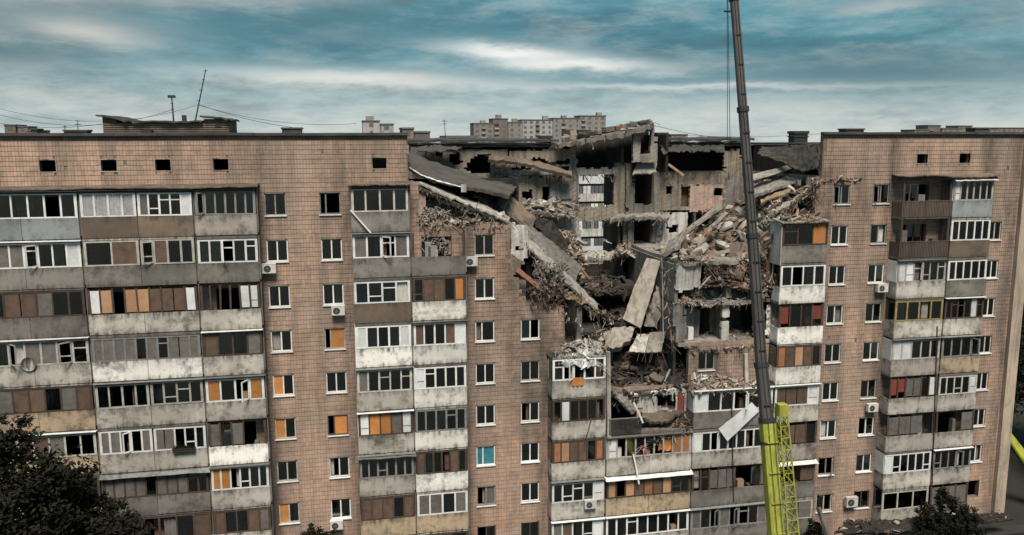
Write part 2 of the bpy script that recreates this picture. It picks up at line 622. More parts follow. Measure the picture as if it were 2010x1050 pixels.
# ------------------------------------------------------------------ ground
b = MB()
nG = 60
for j in range(nG + 1):
    for i in range(nG + 1):
        sx, sy = (i / nG - .5) * 2, (j / nG - .5) * 2
        x = math.copysign(abs(sx) ** 3, sx) * 4500 + 20
        y = math.copysign(abs(sy) ** 3, sy) * 4500
        z = noise.noise(Vector((x * .15, y * .15, 0))) * .12 if abs(x) < 100 and abs(y) < 60 else -.15
        b.v.append((x, y, z - .1))
for j in range(nG):
    for i in range(nG):
        a = j * (nG + 1) + i
        b.f.append((a, a + 1, a + nG + 2, a + nG + 1))
tag(b.build('ground', 'soil'), None, None, kind='structure')
b = MB()
b.box(-60, 80, -16, -9, -.06, .05)
b.build('road', 'asphalt')['kind'] = 'structure'
b = MB()
b.box(-26, 52, -2.4, -1.3, -.05, .07)
b.build('pavement', 'asphalt')['kind'] = 'structure'

# ------------------------------------------------------------------ the apartment building
BLD = empty('apartment_building')
tag(BLD, 'long nine storey tan tiled apartment block with its middle blown out', 'apartment block')
ST = 2.8


def fz(n):
    return 1.15 + ST * (n - 1)


UL, UR = -24.0, 47.7          # facade ends
ROOF = 29.2
RW = 14.0                     # building depth


def left_end(z):              # where the surviving left wing's facade stops
    if z > 26.3:
        return 3.95
    if z > 23.5:
        return 4.55
    if z > 20.6:
        return 10.35
    if z > 18.1:
        return 10.4 + (20.6 - z) * .45
    if z > 15.1:
        return 13.9
    if z > 12.3:
        return 16.6
    return 99


def right_start(z):
    if z > 26.2:
        return 31.95
    if z > 23.2:
        return 31.6
    if z > 15.1:
        return 28.7
    if z > 12.3:
        return 22.7
    return -99


def on_wall(u, z):
    return UL <= u <= UR and .0 <= z <= ROOF and (u <= left_end(z) or u >= right_start(z))


WIN = {'A': (-4.01, 2, 9), 'B': (-.80, 2, 9), 'C': (8.66, 1, 8), 'D': (11.65, 1, 6), 'E': (33.55, 1, 9), 'F': (36.57, 1, 9), 'G': (45.95, 2, 8)}
WW, WH = 1.25, 1.32
OPEN = []                      # openings in the facade (u0, u1, z0, z1)
for c, (u, n0, n1) in WIN.items():
    for n in range(1, n1 + 1):
        w = 1.05 if c == 'G' else WW
        OPEN.append((u - w / 2, u + w / 2, fz(n) + .865, fz(n) + .865 + WH))
OPEN.append((24.0 - .62, 24.0 + .62, fz(5) + .865, fz(5) + .865 + WH))
VENTS = [-16.33, -13.11, -10.19, -6.98, 2.23, 39.59, 42.96, -19.6]
for u in VENTS:
    OPEN.append((u - .42, u + .42, 27.15, 27.8))
BAYS = {'L1': (-20.6, -14.62), 'L2': (-14.54, -8.52), 'L3': (-8.44, -5.0), 'M1': (.42, 3.88), 'M2': (3.96, 7.3),
        'N1': (12.85, 16.5), 'N2': (16.62, 22.62), 'N3': (22.7, 28.5), 'N4': (28.6, 32.0), 'R1': (37.45, 41.3), 'R2': (41.4, 44.6)}
TOPF = {'L1': 9, 'L2': 9, 'L3': 9, 'M1': 9, 'M2': 8, 'N1': 5, 'N2': 4, 'N3': 4, 'N4': 8, 'R1': 9, 'R2': 9}
for k, (u0, u1) in BAYS.items():
    cs = [(u0 + u1) / 2] if u1 - u0 < 4.5 else [u0 + (u1 - u0) * .25, u0 + (u1 - u0) * .75]
    for n in range(1, TOPF[k] + 1):
        for c in cs:
            OPEN.append((c - .95, c + .95, fz(n) + .12, fz(n) + 2.15))
            # balcony door and window behind the glazing

# structural wall behind the tiles, cut round the openings
zs = sorted({0.0, ROOF, 26.3, 23.5, 20.6, 18.1, 15.1, 12.3, 23.2, 26.2} | {o[2] for o in OPEN} | {o[3] for o in OPEN})
wall = MB()
for z0, z1 in zip(zs[:-1], zs[1:]):
    zm = (z0 + z1) / 2
    if z1 - z0 < 1e-4:
        continue
    L, Rr = left_end(zm), right_start(zm)
    segs = [(UL, UR)] if L > 90 else [(UL, L), (Rr, UR)]
    for s0, s1 in segs:
        cuts = sorted((o[0], o[1]) for o in OPEN if o[2] < zm < o[3])
        x = s0
        for a, c in cuts:
            if c <= s0 or a >= s1:
                continue
            if a > x:
                wall.box(x, min(a, s1), .0, .36, z0, z1)
            x = max(x, c)
        if x < s1:
            wall.box(x, s1, .0, .36, z0, z1)
wall.build('outer_wall', 'grout', BLD)

# the cladding tiles, each with its own edges
TW, TH = .176, .28
tiles = MB()
i0, i1 = int(UL / TW) - 1, int(UR / TW) + 1
opens_by_row = {}
for k in range(1, int(ROOF / TH) + 1):
    z0, z1 = k * TH + .010 - .25, (k + 1) * TH - .016 - .25
    if z1 > ROOF - .1:
        continue
    row = [o for o in OPEN if o[2] < z1 and o[3] > z0]
    for i in range(i0, i1):
        x0, x1 = i * TW + .006, (i + 1) * TW - .007
        if x0 < UL or x1 > UR:
            continue
        if x0 < -21.5:
            continue
        xm, zm = (x0 + x1) / 2, (z0 + z1) / 2
        rag = noise.noise(Vector((xm * 2.1, 0, zm * 2.1))) * .35
        if not (xm <= left_end(zm) + rag - .1 or xm >= right_start(zm) + rag + .12):
            continue
        a0, a1, c0, c1 = x0, x1, z0, z1
        dead = False
        for o in row:
            if o[0] < a1 and o[1] > a0:
                if o[0] <= a0 and o[1] >= a1:
                    if o[2] <= c0 and o[3] >= c1:
                        dead = True
                        break
                    if o[2] > c0:
                        c1 = min(c1, o[2])
                    else:
                        c0 = max(c0, o[3])
                elif o[0] > a0:
                    a1 = min(a1, o[0])
                else:
                    a0 = max(a0, o[1])
        if dead or a1 - a0 < .02 or c1 - c0 < .02:
            continue
        bad = noise.noise(Vector((xm * .35, 3, zm * .5)))
        if R.random() < (.0006 if bad < .42 else .02):
            continue
        y = -.03 + R.uniform(-.006, .004)
        tiles.add([(a0, y, c0), (a1, y, c0), (a1, y, c1), (a0, y, c1), (a0, .0, c0), (a1, .0, c0), (a1, .0, c1), (a0, .0, c1)],
                  [(0, 1, 2, 3), (0, 4, 5, 1), (1, 5, 6, 2), (2, 6, 7, 3), (3, 7, 4, 0)])
tiles.build('tile_cladding', 'tile', BLD)['kind'] = 'stuff'

# corner pilaster, end walls, rear wall, roof
ubox('corner_pilaster', 'pilaster', UR + .02, UR + .9, -.35, .5, -.2, ROOF - .05, BLD)
ubox('end_wall', 'concrete_brown', UR + .03, UR + .4, .51, RW, -.2, ROOF - .1, BLD)
ubox('end_wall', 'concrete_brown', UL - .35, UL - .002, .0, RW, -.2, ROOF - .05, BLD)
ubox('rear_wall', 'concrete_brown', UL, 4.6, RW + .002, RW + .35, -.2, ROOF - .4, BLD)
ubox('rear_wall', 'concrete_brown', 4.602, 18.4, RW + .002, RW + .35, -.2, 28.3, BLD)
ubox('rear_wall', 'concrete_brown', 18.402, 22.1, RW + .002, RW + .35, -.2, 18.6, BLD)
ubox('rear_wall', 'concrete_brown', 22.102, UR, RW + .002, RW + .35, -.2, 28.3, BLD)
for u0, u1, rz in ((UL - .4, 4.0, 0.0), (31.85, UR + .95, -.72)):
    r = MB()
    r.box(u0 + (.1 if rz else 0), u1, -.10 if not rz else .37, RW + .4, ROOF - .02 + rz, ROOF + .07 + rz)
    ro = r.build('roof', 'roofing', BLD)
    # coping strips laid in lengths along the edge
    x = u0
    while x < u1 - .1:
        e = min(x + R.uniform(2.2, 3.4), u1)
        zz = ROOF + R.uniform(.0, .03)
        ubox('coping', 'roofing', x, e - .02, -.22, .22, zz - .06, zz + .10, ro, (0, R.uniform(-.006, .006), 0))
        x = e
FLO = MB
slabs = []
for n in range(1, 11):
    zt = fz(n)
    zq = zt - .3
    L, Rr = left_end(zq), right_start(zq)
    ext = [(UL, UR)] if L > 90 else [(UL, L - .25), (Rr + .25, UR)]
    for a, c in ext:
        ubox('floor_slab', 'slab_grey', a, c, .37, RW - .01, zt - .22, zt, BLD)
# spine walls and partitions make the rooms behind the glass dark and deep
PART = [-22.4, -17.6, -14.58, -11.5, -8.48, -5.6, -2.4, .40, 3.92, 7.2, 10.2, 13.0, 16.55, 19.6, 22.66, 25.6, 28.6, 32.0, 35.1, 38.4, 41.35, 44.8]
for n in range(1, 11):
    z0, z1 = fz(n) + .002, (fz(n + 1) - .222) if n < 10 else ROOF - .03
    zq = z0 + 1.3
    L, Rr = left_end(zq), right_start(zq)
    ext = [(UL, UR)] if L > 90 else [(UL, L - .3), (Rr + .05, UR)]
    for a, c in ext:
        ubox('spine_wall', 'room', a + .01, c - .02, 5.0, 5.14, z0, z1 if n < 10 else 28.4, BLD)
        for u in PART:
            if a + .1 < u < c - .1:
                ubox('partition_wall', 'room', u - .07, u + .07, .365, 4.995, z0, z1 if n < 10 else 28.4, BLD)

# ------------------------------------------------------------------ windows


def wavy(name, x0, x1, y, z0, z1, mat, parent, folds=5, amp=.035):
    b = MB()
    n = folds * 4
    ph = R.uniform(0, 6)
    for k in range(n + 1):
        t = k / n
        yy = y + math.sin(t * folds * 6.28 + ph) * amp + R.uniform(-.008, .008)
        b.v += [(x0 + (x1 - x0) * t, yy, z0 + R.uniform(0, .03)), (x0 + (x1 - x0) * t, yy * 1.0, z1)]
    b.f = [(2 * k, 2 * k + 2, 2 * k + 3, 2 * k + 1) for k in range(n)]
    return b.build(name, mat, parent, True)


def sash(parent, x0, x1, z0, z1, y, fm, hinge, ang, glass=True):
    """a casement standing open: ring of stiles and rails about its hinge"""
    b = MB()
    w, h, t = x1 - x0, z1 - z0, .06
    s = 1 if hinge == 0 else -1
    for a, c, d, e in ((0, t, 0, h), (w - t, w, 0, h), (t + .001, w - t - .001, 0, t), (t + .001, w - t - .001, h - t, h)):
        b.box(min(s * a, s * c), max(s * a, s * c), -.03, .03, d, e)
    o = b.build('sash', fm, parent)
    o.location = (x0 if hinge == 0 else x1, y, z0)
    o.rotation_euler = (0, R.uniform(-.02, .02), -ang * s)
    return o


def window(u, n, spec='dd', fm='pvc', w=WW, split=.5, z0=None, y=.05, sillm='pvc'):
    z0 = fz(n) + .865 if z0 is None else z0
    z1 = z0 + WH
    x0, x1 = u - w / 2, u + w / 2
    f = .07
    xm = x0 + w * split
    b = MB()
    b.box(x0 + .002, x0 + f, y, y + .08, z0, z1 - .002)
    b.box(x1 - f, x1 - .002, y, y + .08, z0, z1 - .002)
    b.box(x0 + f + .001, x1 - f - .001, y, y + .08, z0, z0 + f)
    b.box(x0 + f + .001, x1 - f - .001, y, y + .08, z1 - f, z1 - .002)
    b.box(xm - .04, xm + .04, y - .005, y + .08, z0 + f + .001, z1 - f - .001)
    o = b.build('window', fm, BLD)
    ubox('sill', sillm, x0 - .04, x1 + .04, -.12, y - .001, z0 - .06, z0 + R.uniform(-.012, .005), o)
    for k, (a, c) in enumerate(((x0 + f + .002, xm - .042), (xm + .042, x1 - f - .002))):
        s = spec[k]
        zb, zt = z0 + f + .002, z1 - f - .003
        if s == 'o':
            ubox('board_panel', 'plywood', a, c, y + .02, y + .05, zb, zt, o)
        elif s == 't':
            ubox('pane', 'teal', a, c, y + .03, y + .045, zb, zt, o)
        elif s == 'k':
            ubox('board_panel', 'slate', a, c, y + .03, y + .05, zb, zt, o)
        elif s == 'x':
            if R.random() < .6:
                sash(o, a, c, zb, zt, y + .02, fm, k, R.uniform(.9, 1.5))
        else:
            if s in 'dgc' and R.random() < .86:
                ubox('pane', 'glass', a, c, y + .035, y + .05, zb, zt, o)
            if s == 'd' and R.random() < .4:
                hw = (c - a) * R.uniform(.25, .6)
                a2 = a if R.random() < .5 else c - hw
                wavy('curtain', a2, a2 + hw, y + .22, zb, zt, R.choice(['curtain_grey', 'curtain_pale', 'wood_brown']), o, 2)
            if s == 'g':
                wavy('curtain', a, c, y + .22, zb, zt, 'curtain_grey', o, 3)
            if s == 'c':
                wavy('curtain', a, c, y + .2, zb, zt, 'curtain_pale', o, 3)
    return o


WSPEC = {'A9': 'gd', 'A8': 'dg', 'A7': 'dg', 'A6': 'gg', 'A5': 'od', 'A4': 'od', 'A3': 'gd', 'A2': 'od',
         'B9': 'xd', 'B8': 'gg', 'B7': 'gc', 'B6': 'do', 'B5': 'gg', 'B4': 'xo', 'B3': 'dg', 'B2': 'dd',
         'C8': 'dg', 'C7': 'gd', 'C6': 'gd', 'C5': 'dd', 'C4': 'gg', 'C3': 'tt', 'C2': 'dk', 'C1': 'bd', 'D6': 'cx', 'D5': 'gd', 'D4': 'dg',
         'D3': 'gd', 'D2': 'dg', 'D1': 'gg', 'E9': 'xg', 'E8': 'cd', 'E7': 'dg', 'E6': 'dg', 'E5': 'gd', 'E4': 'dg', 'E3': 'cg', 'E2': 'xx', 'E1': 'gd',
         'F9': 'xd', 'F8': 'dc', 'F7': 'dg', 'F6': 'gd', 'F5': 'dd', 'F4': 'dg', 'F3': 'dd', 'F2': 'cd', 'F1': 'gg',
         'G8': 'gg', 'G7': 'cd', 'G6': 'gg', 'G5': 'gg', 'G4': 'gd', 'G3': 'dd', 'G2': 'gg'}
for c, (u, n0, n1) in WIN.items():
    for n in range(n0, n1 + 1):
        k = c + str(n)
        fm = 'frame_grey' if k in ('A9', 'B9', 'E9', 'F9', 'F8', 'E2', 'C2') else ('frame_brown' if k in ('D1', 'F1', 'C1', 'B4') else 'pvc')
        if fm == 'pvc' and R.random() < .3:
            fm = 'pvc_dirty'
        window(u, n, WSPEC.get(k, 'dd'), fm, 1.05 if c == 'G' else WW, {'B6': .3, 'B4': .32, 'B9': .3, 'C6': .35, 'C3': .35, 'F4': .5}.get(k, .5))
window(24.0, 5, 'dg', 'frame_grey', 1.24)
for u in VENTS[:7]:
    b = MB()
    for a, c, d, e in ((u - .47, u - .42, 27.1, 27.85), (u + .42, u + .47, 27.1, 27.85), (u - .419, u + .419, 27.1, 27.15), (u - .419, u + .419, 27.8, 27.85)):
        b.box(a, c, -.05, .1, d, e)
    b.build('vent_surround', 'concrete_pink', BLD)

# ------------------------------------------------------------------ balconies
BY = -1.1
PAR = {'c': 'concrete', 'l': 'concrete_light', 'w': 'concrete_white', 'y': 'concrete_cream', 'p': 'concrete_pink', 'b': 'concrete_brown',
       'k': 'concrete_blue', 'm': 'corrugated', 's': 'soot'}
FRM = {'W': 'pvc', 'B': 'frame_brown', 'G': 'frame_grey', 'R': 'rust_frame', 'N': 'frame_brown'}
SPEC = {
    'L1': {9: 'kWggddddg', 8: 'cWqqkkdddw', 7: 'cBddbbkdd', 6: 'lWgddkkdd', 5: 'yBbkbbgkb', 4: 'yWkkbbkdd', 3: 'lBkkkdd', 2: 'lGddkkd', 1: 'cGddkkd'},
    'L2': {9: 'bWpppp:kdgdw', 8: 'cWdb:dbdd', 7: 'lNwqdqqbbbw', 6: 'wGkkkkdkdkkk', 5: 'lWgddg:gdgg', 4: 'lWkkddk:kkddg', 3: 'cBkkkkgkkkdg', 2: 'lBbkdddb', 1: 'cBkkddkk'},
    'L3': {9: 'pGdcddtt', 8: 'cWccdgg', 7: 'lNddddww', 6: 'lBbcgk', 5: 'pWoddo', 4: 'wNkdkdx', 3: 'lWooddcc', 2: 'lBbgdbk', 1: 'cGdkd'},
    'M1': {9: 'cWgddc', 8: 'cWkddk', 7: 'bWtggc', 6: 'wWwcdcw', 5: 'lWkgdgd', 4: 'lBwookw', 3: 'lGttddgt', 2: 'yBbbbdb', 1: 'wGkkdd'},
    'M2': {8: 'cNxxx', 7: 'wBdbbdo', 6: 'wWbddbw', 5: 'wWwdddg', 4: 'wGggcdg', 3: 'wBbcddbd', 2: 'yWkkgk', 1: 'cBkbd'},
    'N1': {5: 'lWcdxxx', 4: 'lBdwdddd', 3: 'lBhqbbdh', 2: 'lWgdddw', 1: 'lWkbddw'},
    'N2': {3: 'lWwdgxxxxhh', 2: 'yBqdqbhbqdd', 1: 'lWdddggddd'},
    'N3': {4: 'cWwggddx', 3: 'lWwddgddddd', 2: 'cNddkkkdxdk', 1: 'cGkddkdddk'},
    'N4': {8: 'cBddo', 7: 'wWdddd', 6: 'wNrddr', 5: 'wBhbqbd', 4: 'lWbbbw', 3: 'pNdbbd', 2: 'cNxxb', 1: 'cWdkk'},
    'R1': {9: 'mNxxxx', 8: 'mNxxx', 7: 'lWwwgddg', 6: 'lRdddd', 5: 'pWwwgdd', 4: 'lNrrkkdw', 3: 'lNkkkx', 2: 'lWwdggdd', 1: 'lWddd'},
    'R2': {9: 'kWwdddgg', 8: 'bWgdgcg', 7: 'cWddddd', 6: 'lBcdddwd', 5: 'yGdddd', 4: 'lWgdggw', 3: 'lNxxk', 2: 'lGdccdg', 1: 'cNkkk'},
}


def panels(b, x0, x1, chars, zb, zt, fm, open_frame):
    n = len(chars)
    w = (x1 - x0) / n
    fr = MB()
    y0, y1 = BY - .02, BY + .06
    ft = .055
    runs = []
    if not open_frame:
        fr.box(x0, x1, y0, y1, zb, zb + .08)
        fr.box(x0, x1, y0, y1, zt - .08, zt)
    for k in range(n + 1):
        xm = x0 + w * k
        lc = chars[k - 1] if k > 0 else None
        rc = chars[k] if k < n else None
        if open_frame and (lc in (None, 'x') or rc in (None, 'x')) and 0 < k < n:
            continue
        if lc in 'kwobp' if lc else False:
            if lc == rc and lc in 'kbo' and R.random() < .4:
                continue
        h = ft * (1.3 if k in (0, n) else R.uniform(.8, 1.1))
        a = min(max(xm - h, x0), x1 - 2 * h)
        if open_frame:
            ubox('mullion', fm, a, a + 2 * h, y0, y1, zb, zt, b, (0, R.uniform(-.03, .03), 0))
            continue
        fr.box(a, a + 2 * h, y0 - .004, y1 + .004, zb + (.081 if not open_frame else 0), zt - (.081 if not open_frame else 0))
    f = None
    if fr.v:
        f = fr.build('frame', fm, b)
        an_ = R.gauss(0, .0035)
        f.location = (0, 0, math.tan(an_) * (x0 + x1) / 2)
        f.rotation_euler = (0, an_, 0)
        f.location = Vector(((x0 + x1) / 2, 0, zb)) - Matrix.Rotation(an_, 3, 'Y') @ Vector(((x0 + x1) / 2, 0, zb))
    for k, s in enumerate(chars):
        a, c = x0 + w * k + .06, x0 + w * (k + 1) - .06
        z0, z1 = zb + .082, zt - .082
        if s == 'x':
            continue
        if s in 'wokbtrpqh':
            mt = {'q': 'plywood_pale', 'h': 'plywood_dark', 'w': 'panel_white', 'o': 'plywood', 'k': 'slate', 'b': 'wood_brown', 't': 'teal', 'r': 'cloth_red', 'p': 'film'}[s]
            if s == 't':
                ubox('pane', 'glass', a, c, BY + .01, BY + .02, z0, z1, b)
                wavy('curtain', a, c, BY + .14, z0, z1, 'teal', b, 3)
            elif s == 'p':
                wavy('plastic_film', a, c, BY + .03, z0, z1, 'film', b, 4, .02)
            elif s == 'r':
                wavy('hanging_cloth', a, c, BY + .08, z0 + R.uniform(0, .5), z1, 'cloth_red', b, 4, .05)
            else:
                ubox({'q': 'board_panel', 'h': 'board_panel', 'w': 'panel', 'o': 'board_panel', 'k': 'sheet_panel', 'b': 'board_panel'}[s], mt, a - .03, c + .03, BY + .005, BY + .035, z0, z1, b,
                     (0, R.uniform(-.012, .012), 0))
                if s == 'w' and R.random() < .3:
                    ubox('rail', 'frame_grey', a, c, BY - .01, BY + .004, z0 + .4, z0 + .45, b)
            continue
        if R.random() < .22:
            zt_ = z0 + (z1 - z0) * R.choice([.3, .66, .72])
            ubox('transom', fm, a, c, BY - .012, BY + .05, zt_ - .03, zt_ + .03, b)
        if R.random() < (.76 if s == 'd' else .93):
            ubox('pane', 'glass', a, c, BY + .012, BY + .024, z0, z1, b, (0, 0, R.uniform(-.01, .01)))
        elif fm in ('pvc', 'pvc_dirty', 'frame_grey') and R.random() < .55:
            sash(b, a, c, z0, z1, BY - .01, fm, R.randint(0, 1), R.uniform(.5, 1.5))
        if s == 'd' and R.random() < .3:
            hw = (c - a) * R.uniform(.3, .8)
            a2 = a if R.random() < .5 else c - hw
            wavy('curtain', a2, a2 + hw, BY + .2, z0, z1, R.choice(['curtain_grey', 'curtain_grey', 'curtain_pale', 'wood_brown']), b, 3)
        if s == 'g':
            wavy('curtain', a, c, BY + .16, z0, z1, 'curtain_grey', b, 4)
        if s == 'c':
            wavy('curtain', a, c, BY + .14, z0, z1, 'curtain_pale', b, 4)


def balcony(key, n, spec):
    u0, u1 = BAYS[key]
    pm, fm, ch = PAR[spec[0]], FRM[spec[1]], spec[2:]
    if fm == 'pvc' and R.random() < .4:
        fm = 'pvc_dirty'
    open_frame = spec[1] == 'N'
    z = fz(n)
    s = MB()
    s.box(u0, u1, BY + .02, -.031, z - .15, z)
    b = s.build('balcony', 'slab_grey', BLD)
    ph = 1.04
    tilt = R.uniform(-.004, .004)
    wide = u1 - u0 > 4.5
    cuts = [u0, (u0 + u1) / 2, u1] if wide else [u0, u1]
    for a, c in zip(cuts[:-1], cuts[1:]):
        if pm == 'corrugated':
            p = MB()
            m = int((c - a) / .12)
            for k in range(m):
                xx = a + (c - a) * k / m
                p.box(xx + .01, xx + .075, BY - .05, BY - .01, z - .02, z + ph)
            p.box(a, c, BY - .009, BY + .01, z - .06, z + ph - .01)
            p.box(a - .01, c + .01, BY - .06, BY + .02, z + ph + .001, z + ph + .05)
            p.build('railing_sheet', pm, b)
        else:
            ubox('parapet', pm, a + .012, c - .012, BY - .03, BY + .04, z - .13 + R.uniform(-.015, .015), z + ph, b, (0, tilt, 0))
    for x in (u0, u1):
        e = .05
        sx0, sx1 = (x, x + e) if x == u0 else (x - e, x)
        ubox('side_parapet', pm if pm != 'concrete_white' or x == u1 else pm, sx0, sx1, BY + .042, -.032, z + .002, z + ph, b)
        if not open_frame:
            if ch[0] in 'w' and x == u0:
                ubox('side_panel', 'panel_white', sx0, sx1, BY + .062, -.032, z + ph + .002, z + 2.52, b)
            elif x == u0:
                ubox('side_post', fm, sx0, sx1, -.09, -.034, z + ph + .002, z + 2.5, b)
                ubox('side_pane', 'glass', sx0 + .01, sx1 - .01, BY + .065, -.095, z + ph + .002, z + 2.5, b)
    # divider fin to the next bay and the fascia under the slab above
    ubox('divider', 'concrete', u1 - .001, u1 + .075, BY + .1, -.033, z + .003, z + 2.6, b)
    zb, zt = z + ph + .005 + R.uniform(0, .03), z + 2.46 + R.uniform(-.06, .05)
    if fm in ('frame_brown',):
        zt = z + 2.52
    parts = ch.split(':')
    tot = len(parts)
    for q, chars in enumerate(parts):
        a, c = u0 + (u1 - u0) * q / tot + .04, u0 + (u1 - u0) * (q + 1) / tot - .04
        zz = R.uniform(-.04, .04) if q else 0
        panels(b, a, c, chars, zb + max(zz, 0), zt + zz * .5, fm, open_frame)
    if not open_frame:
        ubox('fascia', R.choice(['concrete', 'slate', 'concrete_light']), u0 + .03, u1 - .03, BY - .01, BY + .05, zt + .035, z + 2.62, b)
        if R.random() < .35:
            ubox('drip_sheet', R.choice(['slate', 'frame_grey', 'pvc']), u0 - .03, u1 + .03, BY - .22, BY + .05, z + 2.56, z + 2.585, b, (R.uniform(.03, .1), R.uniform(-.006, .006), 0))
    return b


BAL = {}
for key, d in SPEC.items():
    for n, sp in d.items():
        BAL[key, n] = balcony(key, n, sp)
# rooms' odds and ends that show through the open balconies
for (key, n), b in BAL.items():
    u0, u1 = BAYS[key]
    for q in range(2 if u1 - u0 < 4.5 else 4):
        if R.random() < .75:
            x = R.uniform(u0 + .3, u1 - .7)
            h = R.uniform(.7, 1.9)
            ubox('stored_item', R.choice(['timber', 'slate', 'plaster_grey', 'wood_brown', 'curtain_pale', 'curtain_grey', 'concrete_blue']),
                 x, x + R.uniform(.25, .6), BY + .35, BY + .75, fz(n) + .003, fz(n) + h, b)
# canopies over the top balconies
for u0, u1, z, sag in ((-20.9, -4.85, 26.28, .02), (.3, 4.0, 26.28, .01), (37.25, 45.0, 26.35, .05)):
    F = [Vector((u0 + (u1 - u0) * t / 6, BY - .32, z - .02 + R.uniform(-sag, sag) * 1.5)) for t in range(7)]
    B_ = [Vector((u0 + (u1 - u0) * t / 6, -.035, z + .06)) for t in range(7)]
    gridslab('canopy', F, B_, 'concrete_brown', BLD, 30, 2, .06, .015, edge=.035)
    ubox('canopy_beam', 'frame_brown', u0 + .2, u1 - .2, BY - .06, BY + .02, z - .30, z - .12, BLD)
F = [Vector((28.4 + .6 * t, BY - .3, fz(9) - .14 + R.uniform(-.03, .03))) for t in range(7)]
B_ = [Vector((28.4 + .6 * t, -.03, fz(9) + .02)) for t in range(7)]
gridslab('canopy', F, B_, 'concrete_pink', BLD, 14, 2, .07, .012, edge=.02)
for key, n, cm in (('L2', 3, 'concrete_blue'), ('N2', 2, 'pvc'), ('M1', 3, 'slate'), ('R2', 9, 'pvc'), ('N4', 2, 'pvc')):
    u0, u1 = BAYS[key]
    F = [Vector((u0 - .1 + (u1 - u0 + .2) * t / 4, BY - .34, fz(n) + 2.44 + R.uniform(-.03, .03))) for t in range(5)]
    B_ = [Vector((u0 - .1 + (u1 - u0 + .2) * t / 4, BY + .08, fz(n) + 2.6)) for t in range(5)]
    gridslab('awning', F, B_, cm, BAL[key, n], 10, 1, .03, .012, edge=.02)
# window openings behind the open balconies of the right wing
window(38.9, 9, 'dg', 'pvc', 1.3, y=.1)
window(39.4, 8, 'dd', 'frame_brown', 1.3, y=.1)
for x in (37.5, 41.2, 44.5):
    ubox('corner_post', 'frame_brown', x, x + .06, BY, BY + .06, fz(8) + 1.1, fz(9) - .16, BAL['R1', 8])

# roof vents and the stair house
for px0, px1, py, Y in ((553, 592, 250, 2.5), (125, 170, 254.5, 2.5), (1662, 1696, 252, 3), (1915, 1943, 250, 3), (60, 72, 252, 5)):
    a, c = at(px0, py, Y), at(px1, py, Y)
    v = MB()
    v.box(a.x, c.x, Y, Y + 1.0, ROOF - .7, a.z - .1)
    v.box(a.x - .06, c.x + .06, Y - .06, Y + 1.06, a.z - .099, a.z)
    v.build('roof_vent', 'roofing', BLD)
sh = MB()
sh.box(-14.3, -6.9, 4.0, 8.0, ROOF + .01, 29.95)
sh.box(-14.3, -13.5, 4.001, 8.0, 29.951, 30.3)
sh.box(-8.4, -6.9, 4.001, 8.0, 29.951, 30.2)
house = sh.build('stair_house', 'concrete_brown', BLD)
for k in range(5):
    ubox('wall_course', 'far_brown', -14.25, -6.95, 3.96, 3.999, 29.3 + k * .13, 29.37 + k * .13, house)
F = [Vector((x, 3.7, z)) for x, z in ((-14.6, 30.42), (-13.8, 30.36), (-13.2, 30.16), (-12.3, 30.06), (-10.5, 30.05), (-9.0, 30.06), (-8.5, 30.1))]
B_ = [p + Vector((0, 4.6, .05)) for p in F]
gridslab('shed_roof', F, B_, 'roofing', house, 24, 3, .1, .02)
F = [Vector((x, 3.7, z)) for x, z in ((-8.6, 30.42), (-8.0, 30.38), (-7.2, 30.26), (-6.7, 30.2))]
B_ = [p + Vector((0, 4.6, .03)) for p in F]
gridslab('shed_roof', F, B_, 'roofing', house, 10, 3, .1, .02)
ubox('shed_window', 'dark_metal', -7.75, -7.35, 3.93, 4.05, 29.72, 30.0, house)
ubox('roof_hatch', 'dark_metal', -12.0, -11.4, 3.4, 3.95, ROOF + .07, 29.5, house)
ubox('chimney', 'dark_metal', -9.8, -9.55, 4.6, 4.85, 30.0, 30.45, house)

# ------------------------------------------------------------------ the torn-open middle: rear rooms that still stand
YR = 10.0
for n in range(4, 11):
    z = fz(n)
    if n >= 9:
        spans = [(4.05, 17.2), (21.3, 31.9)]
    elif n == 8:
        spans = [(10.2, 17.2), (21.3, 28.9)]
    else:
        spans = [(12.2, 28.6)]
    for a, c in spans:
        ubox('rear_floor', 'slab_grey', a, c, YR + .02, RW - .01, z - .24, z - .01, BLD)
# cross walls between the rear rooms
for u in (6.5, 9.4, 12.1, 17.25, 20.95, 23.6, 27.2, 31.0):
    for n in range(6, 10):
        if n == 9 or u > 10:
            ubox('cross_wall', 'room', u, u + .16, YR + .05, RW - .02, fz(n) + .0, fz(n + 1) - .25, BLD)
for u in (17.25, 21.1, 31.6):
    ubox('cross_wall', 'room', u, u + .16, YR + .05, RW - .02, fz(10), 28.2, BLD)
# back of the stair core behind the dark shafts
ubox('shaft_wall', 'soot', 21.3, 24.2, 12.5, 12.7, 15.0, 28.0, BLD)  # back painted near-black in place of the shaft's shade
ubox('attic_shade_wall', 'soot', 17.3, 24.6, RW - .4, RW - .2, 26.4, 29.6, BLD)  # near-black colour paints shade into the sunlit attic opening
ubox('attic_shade_wall', 'soot', 24.61, 32.0, RW - .4, RW - .2, 26.36, 28.6, BLD)  # added dark panels, the void's shade carried by their colour
ubox('attic_shade_wall', 'soot', 4.1, 17.2, RW - .4, RW - .2, 26.36, 28.6, BLD)
ubox('attic_floor', 'soot', 17.2, 24.4, YR + .1, RW - .41, 26.2, 26.36, BLD)  # floor and sides also take the attic shade as colour
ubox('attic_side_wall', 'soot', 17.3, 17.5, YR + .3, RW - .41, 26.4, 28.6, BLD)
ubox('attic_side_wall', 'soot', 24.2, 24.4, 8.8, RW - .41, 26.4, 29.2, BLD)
ubox('shade_spine', 'soot', 4.2, 12.0, 6.2, 6.4, 23.5, 26.2, BLD)  # dark sheet added to fill the hollow under the roof sheet with shade
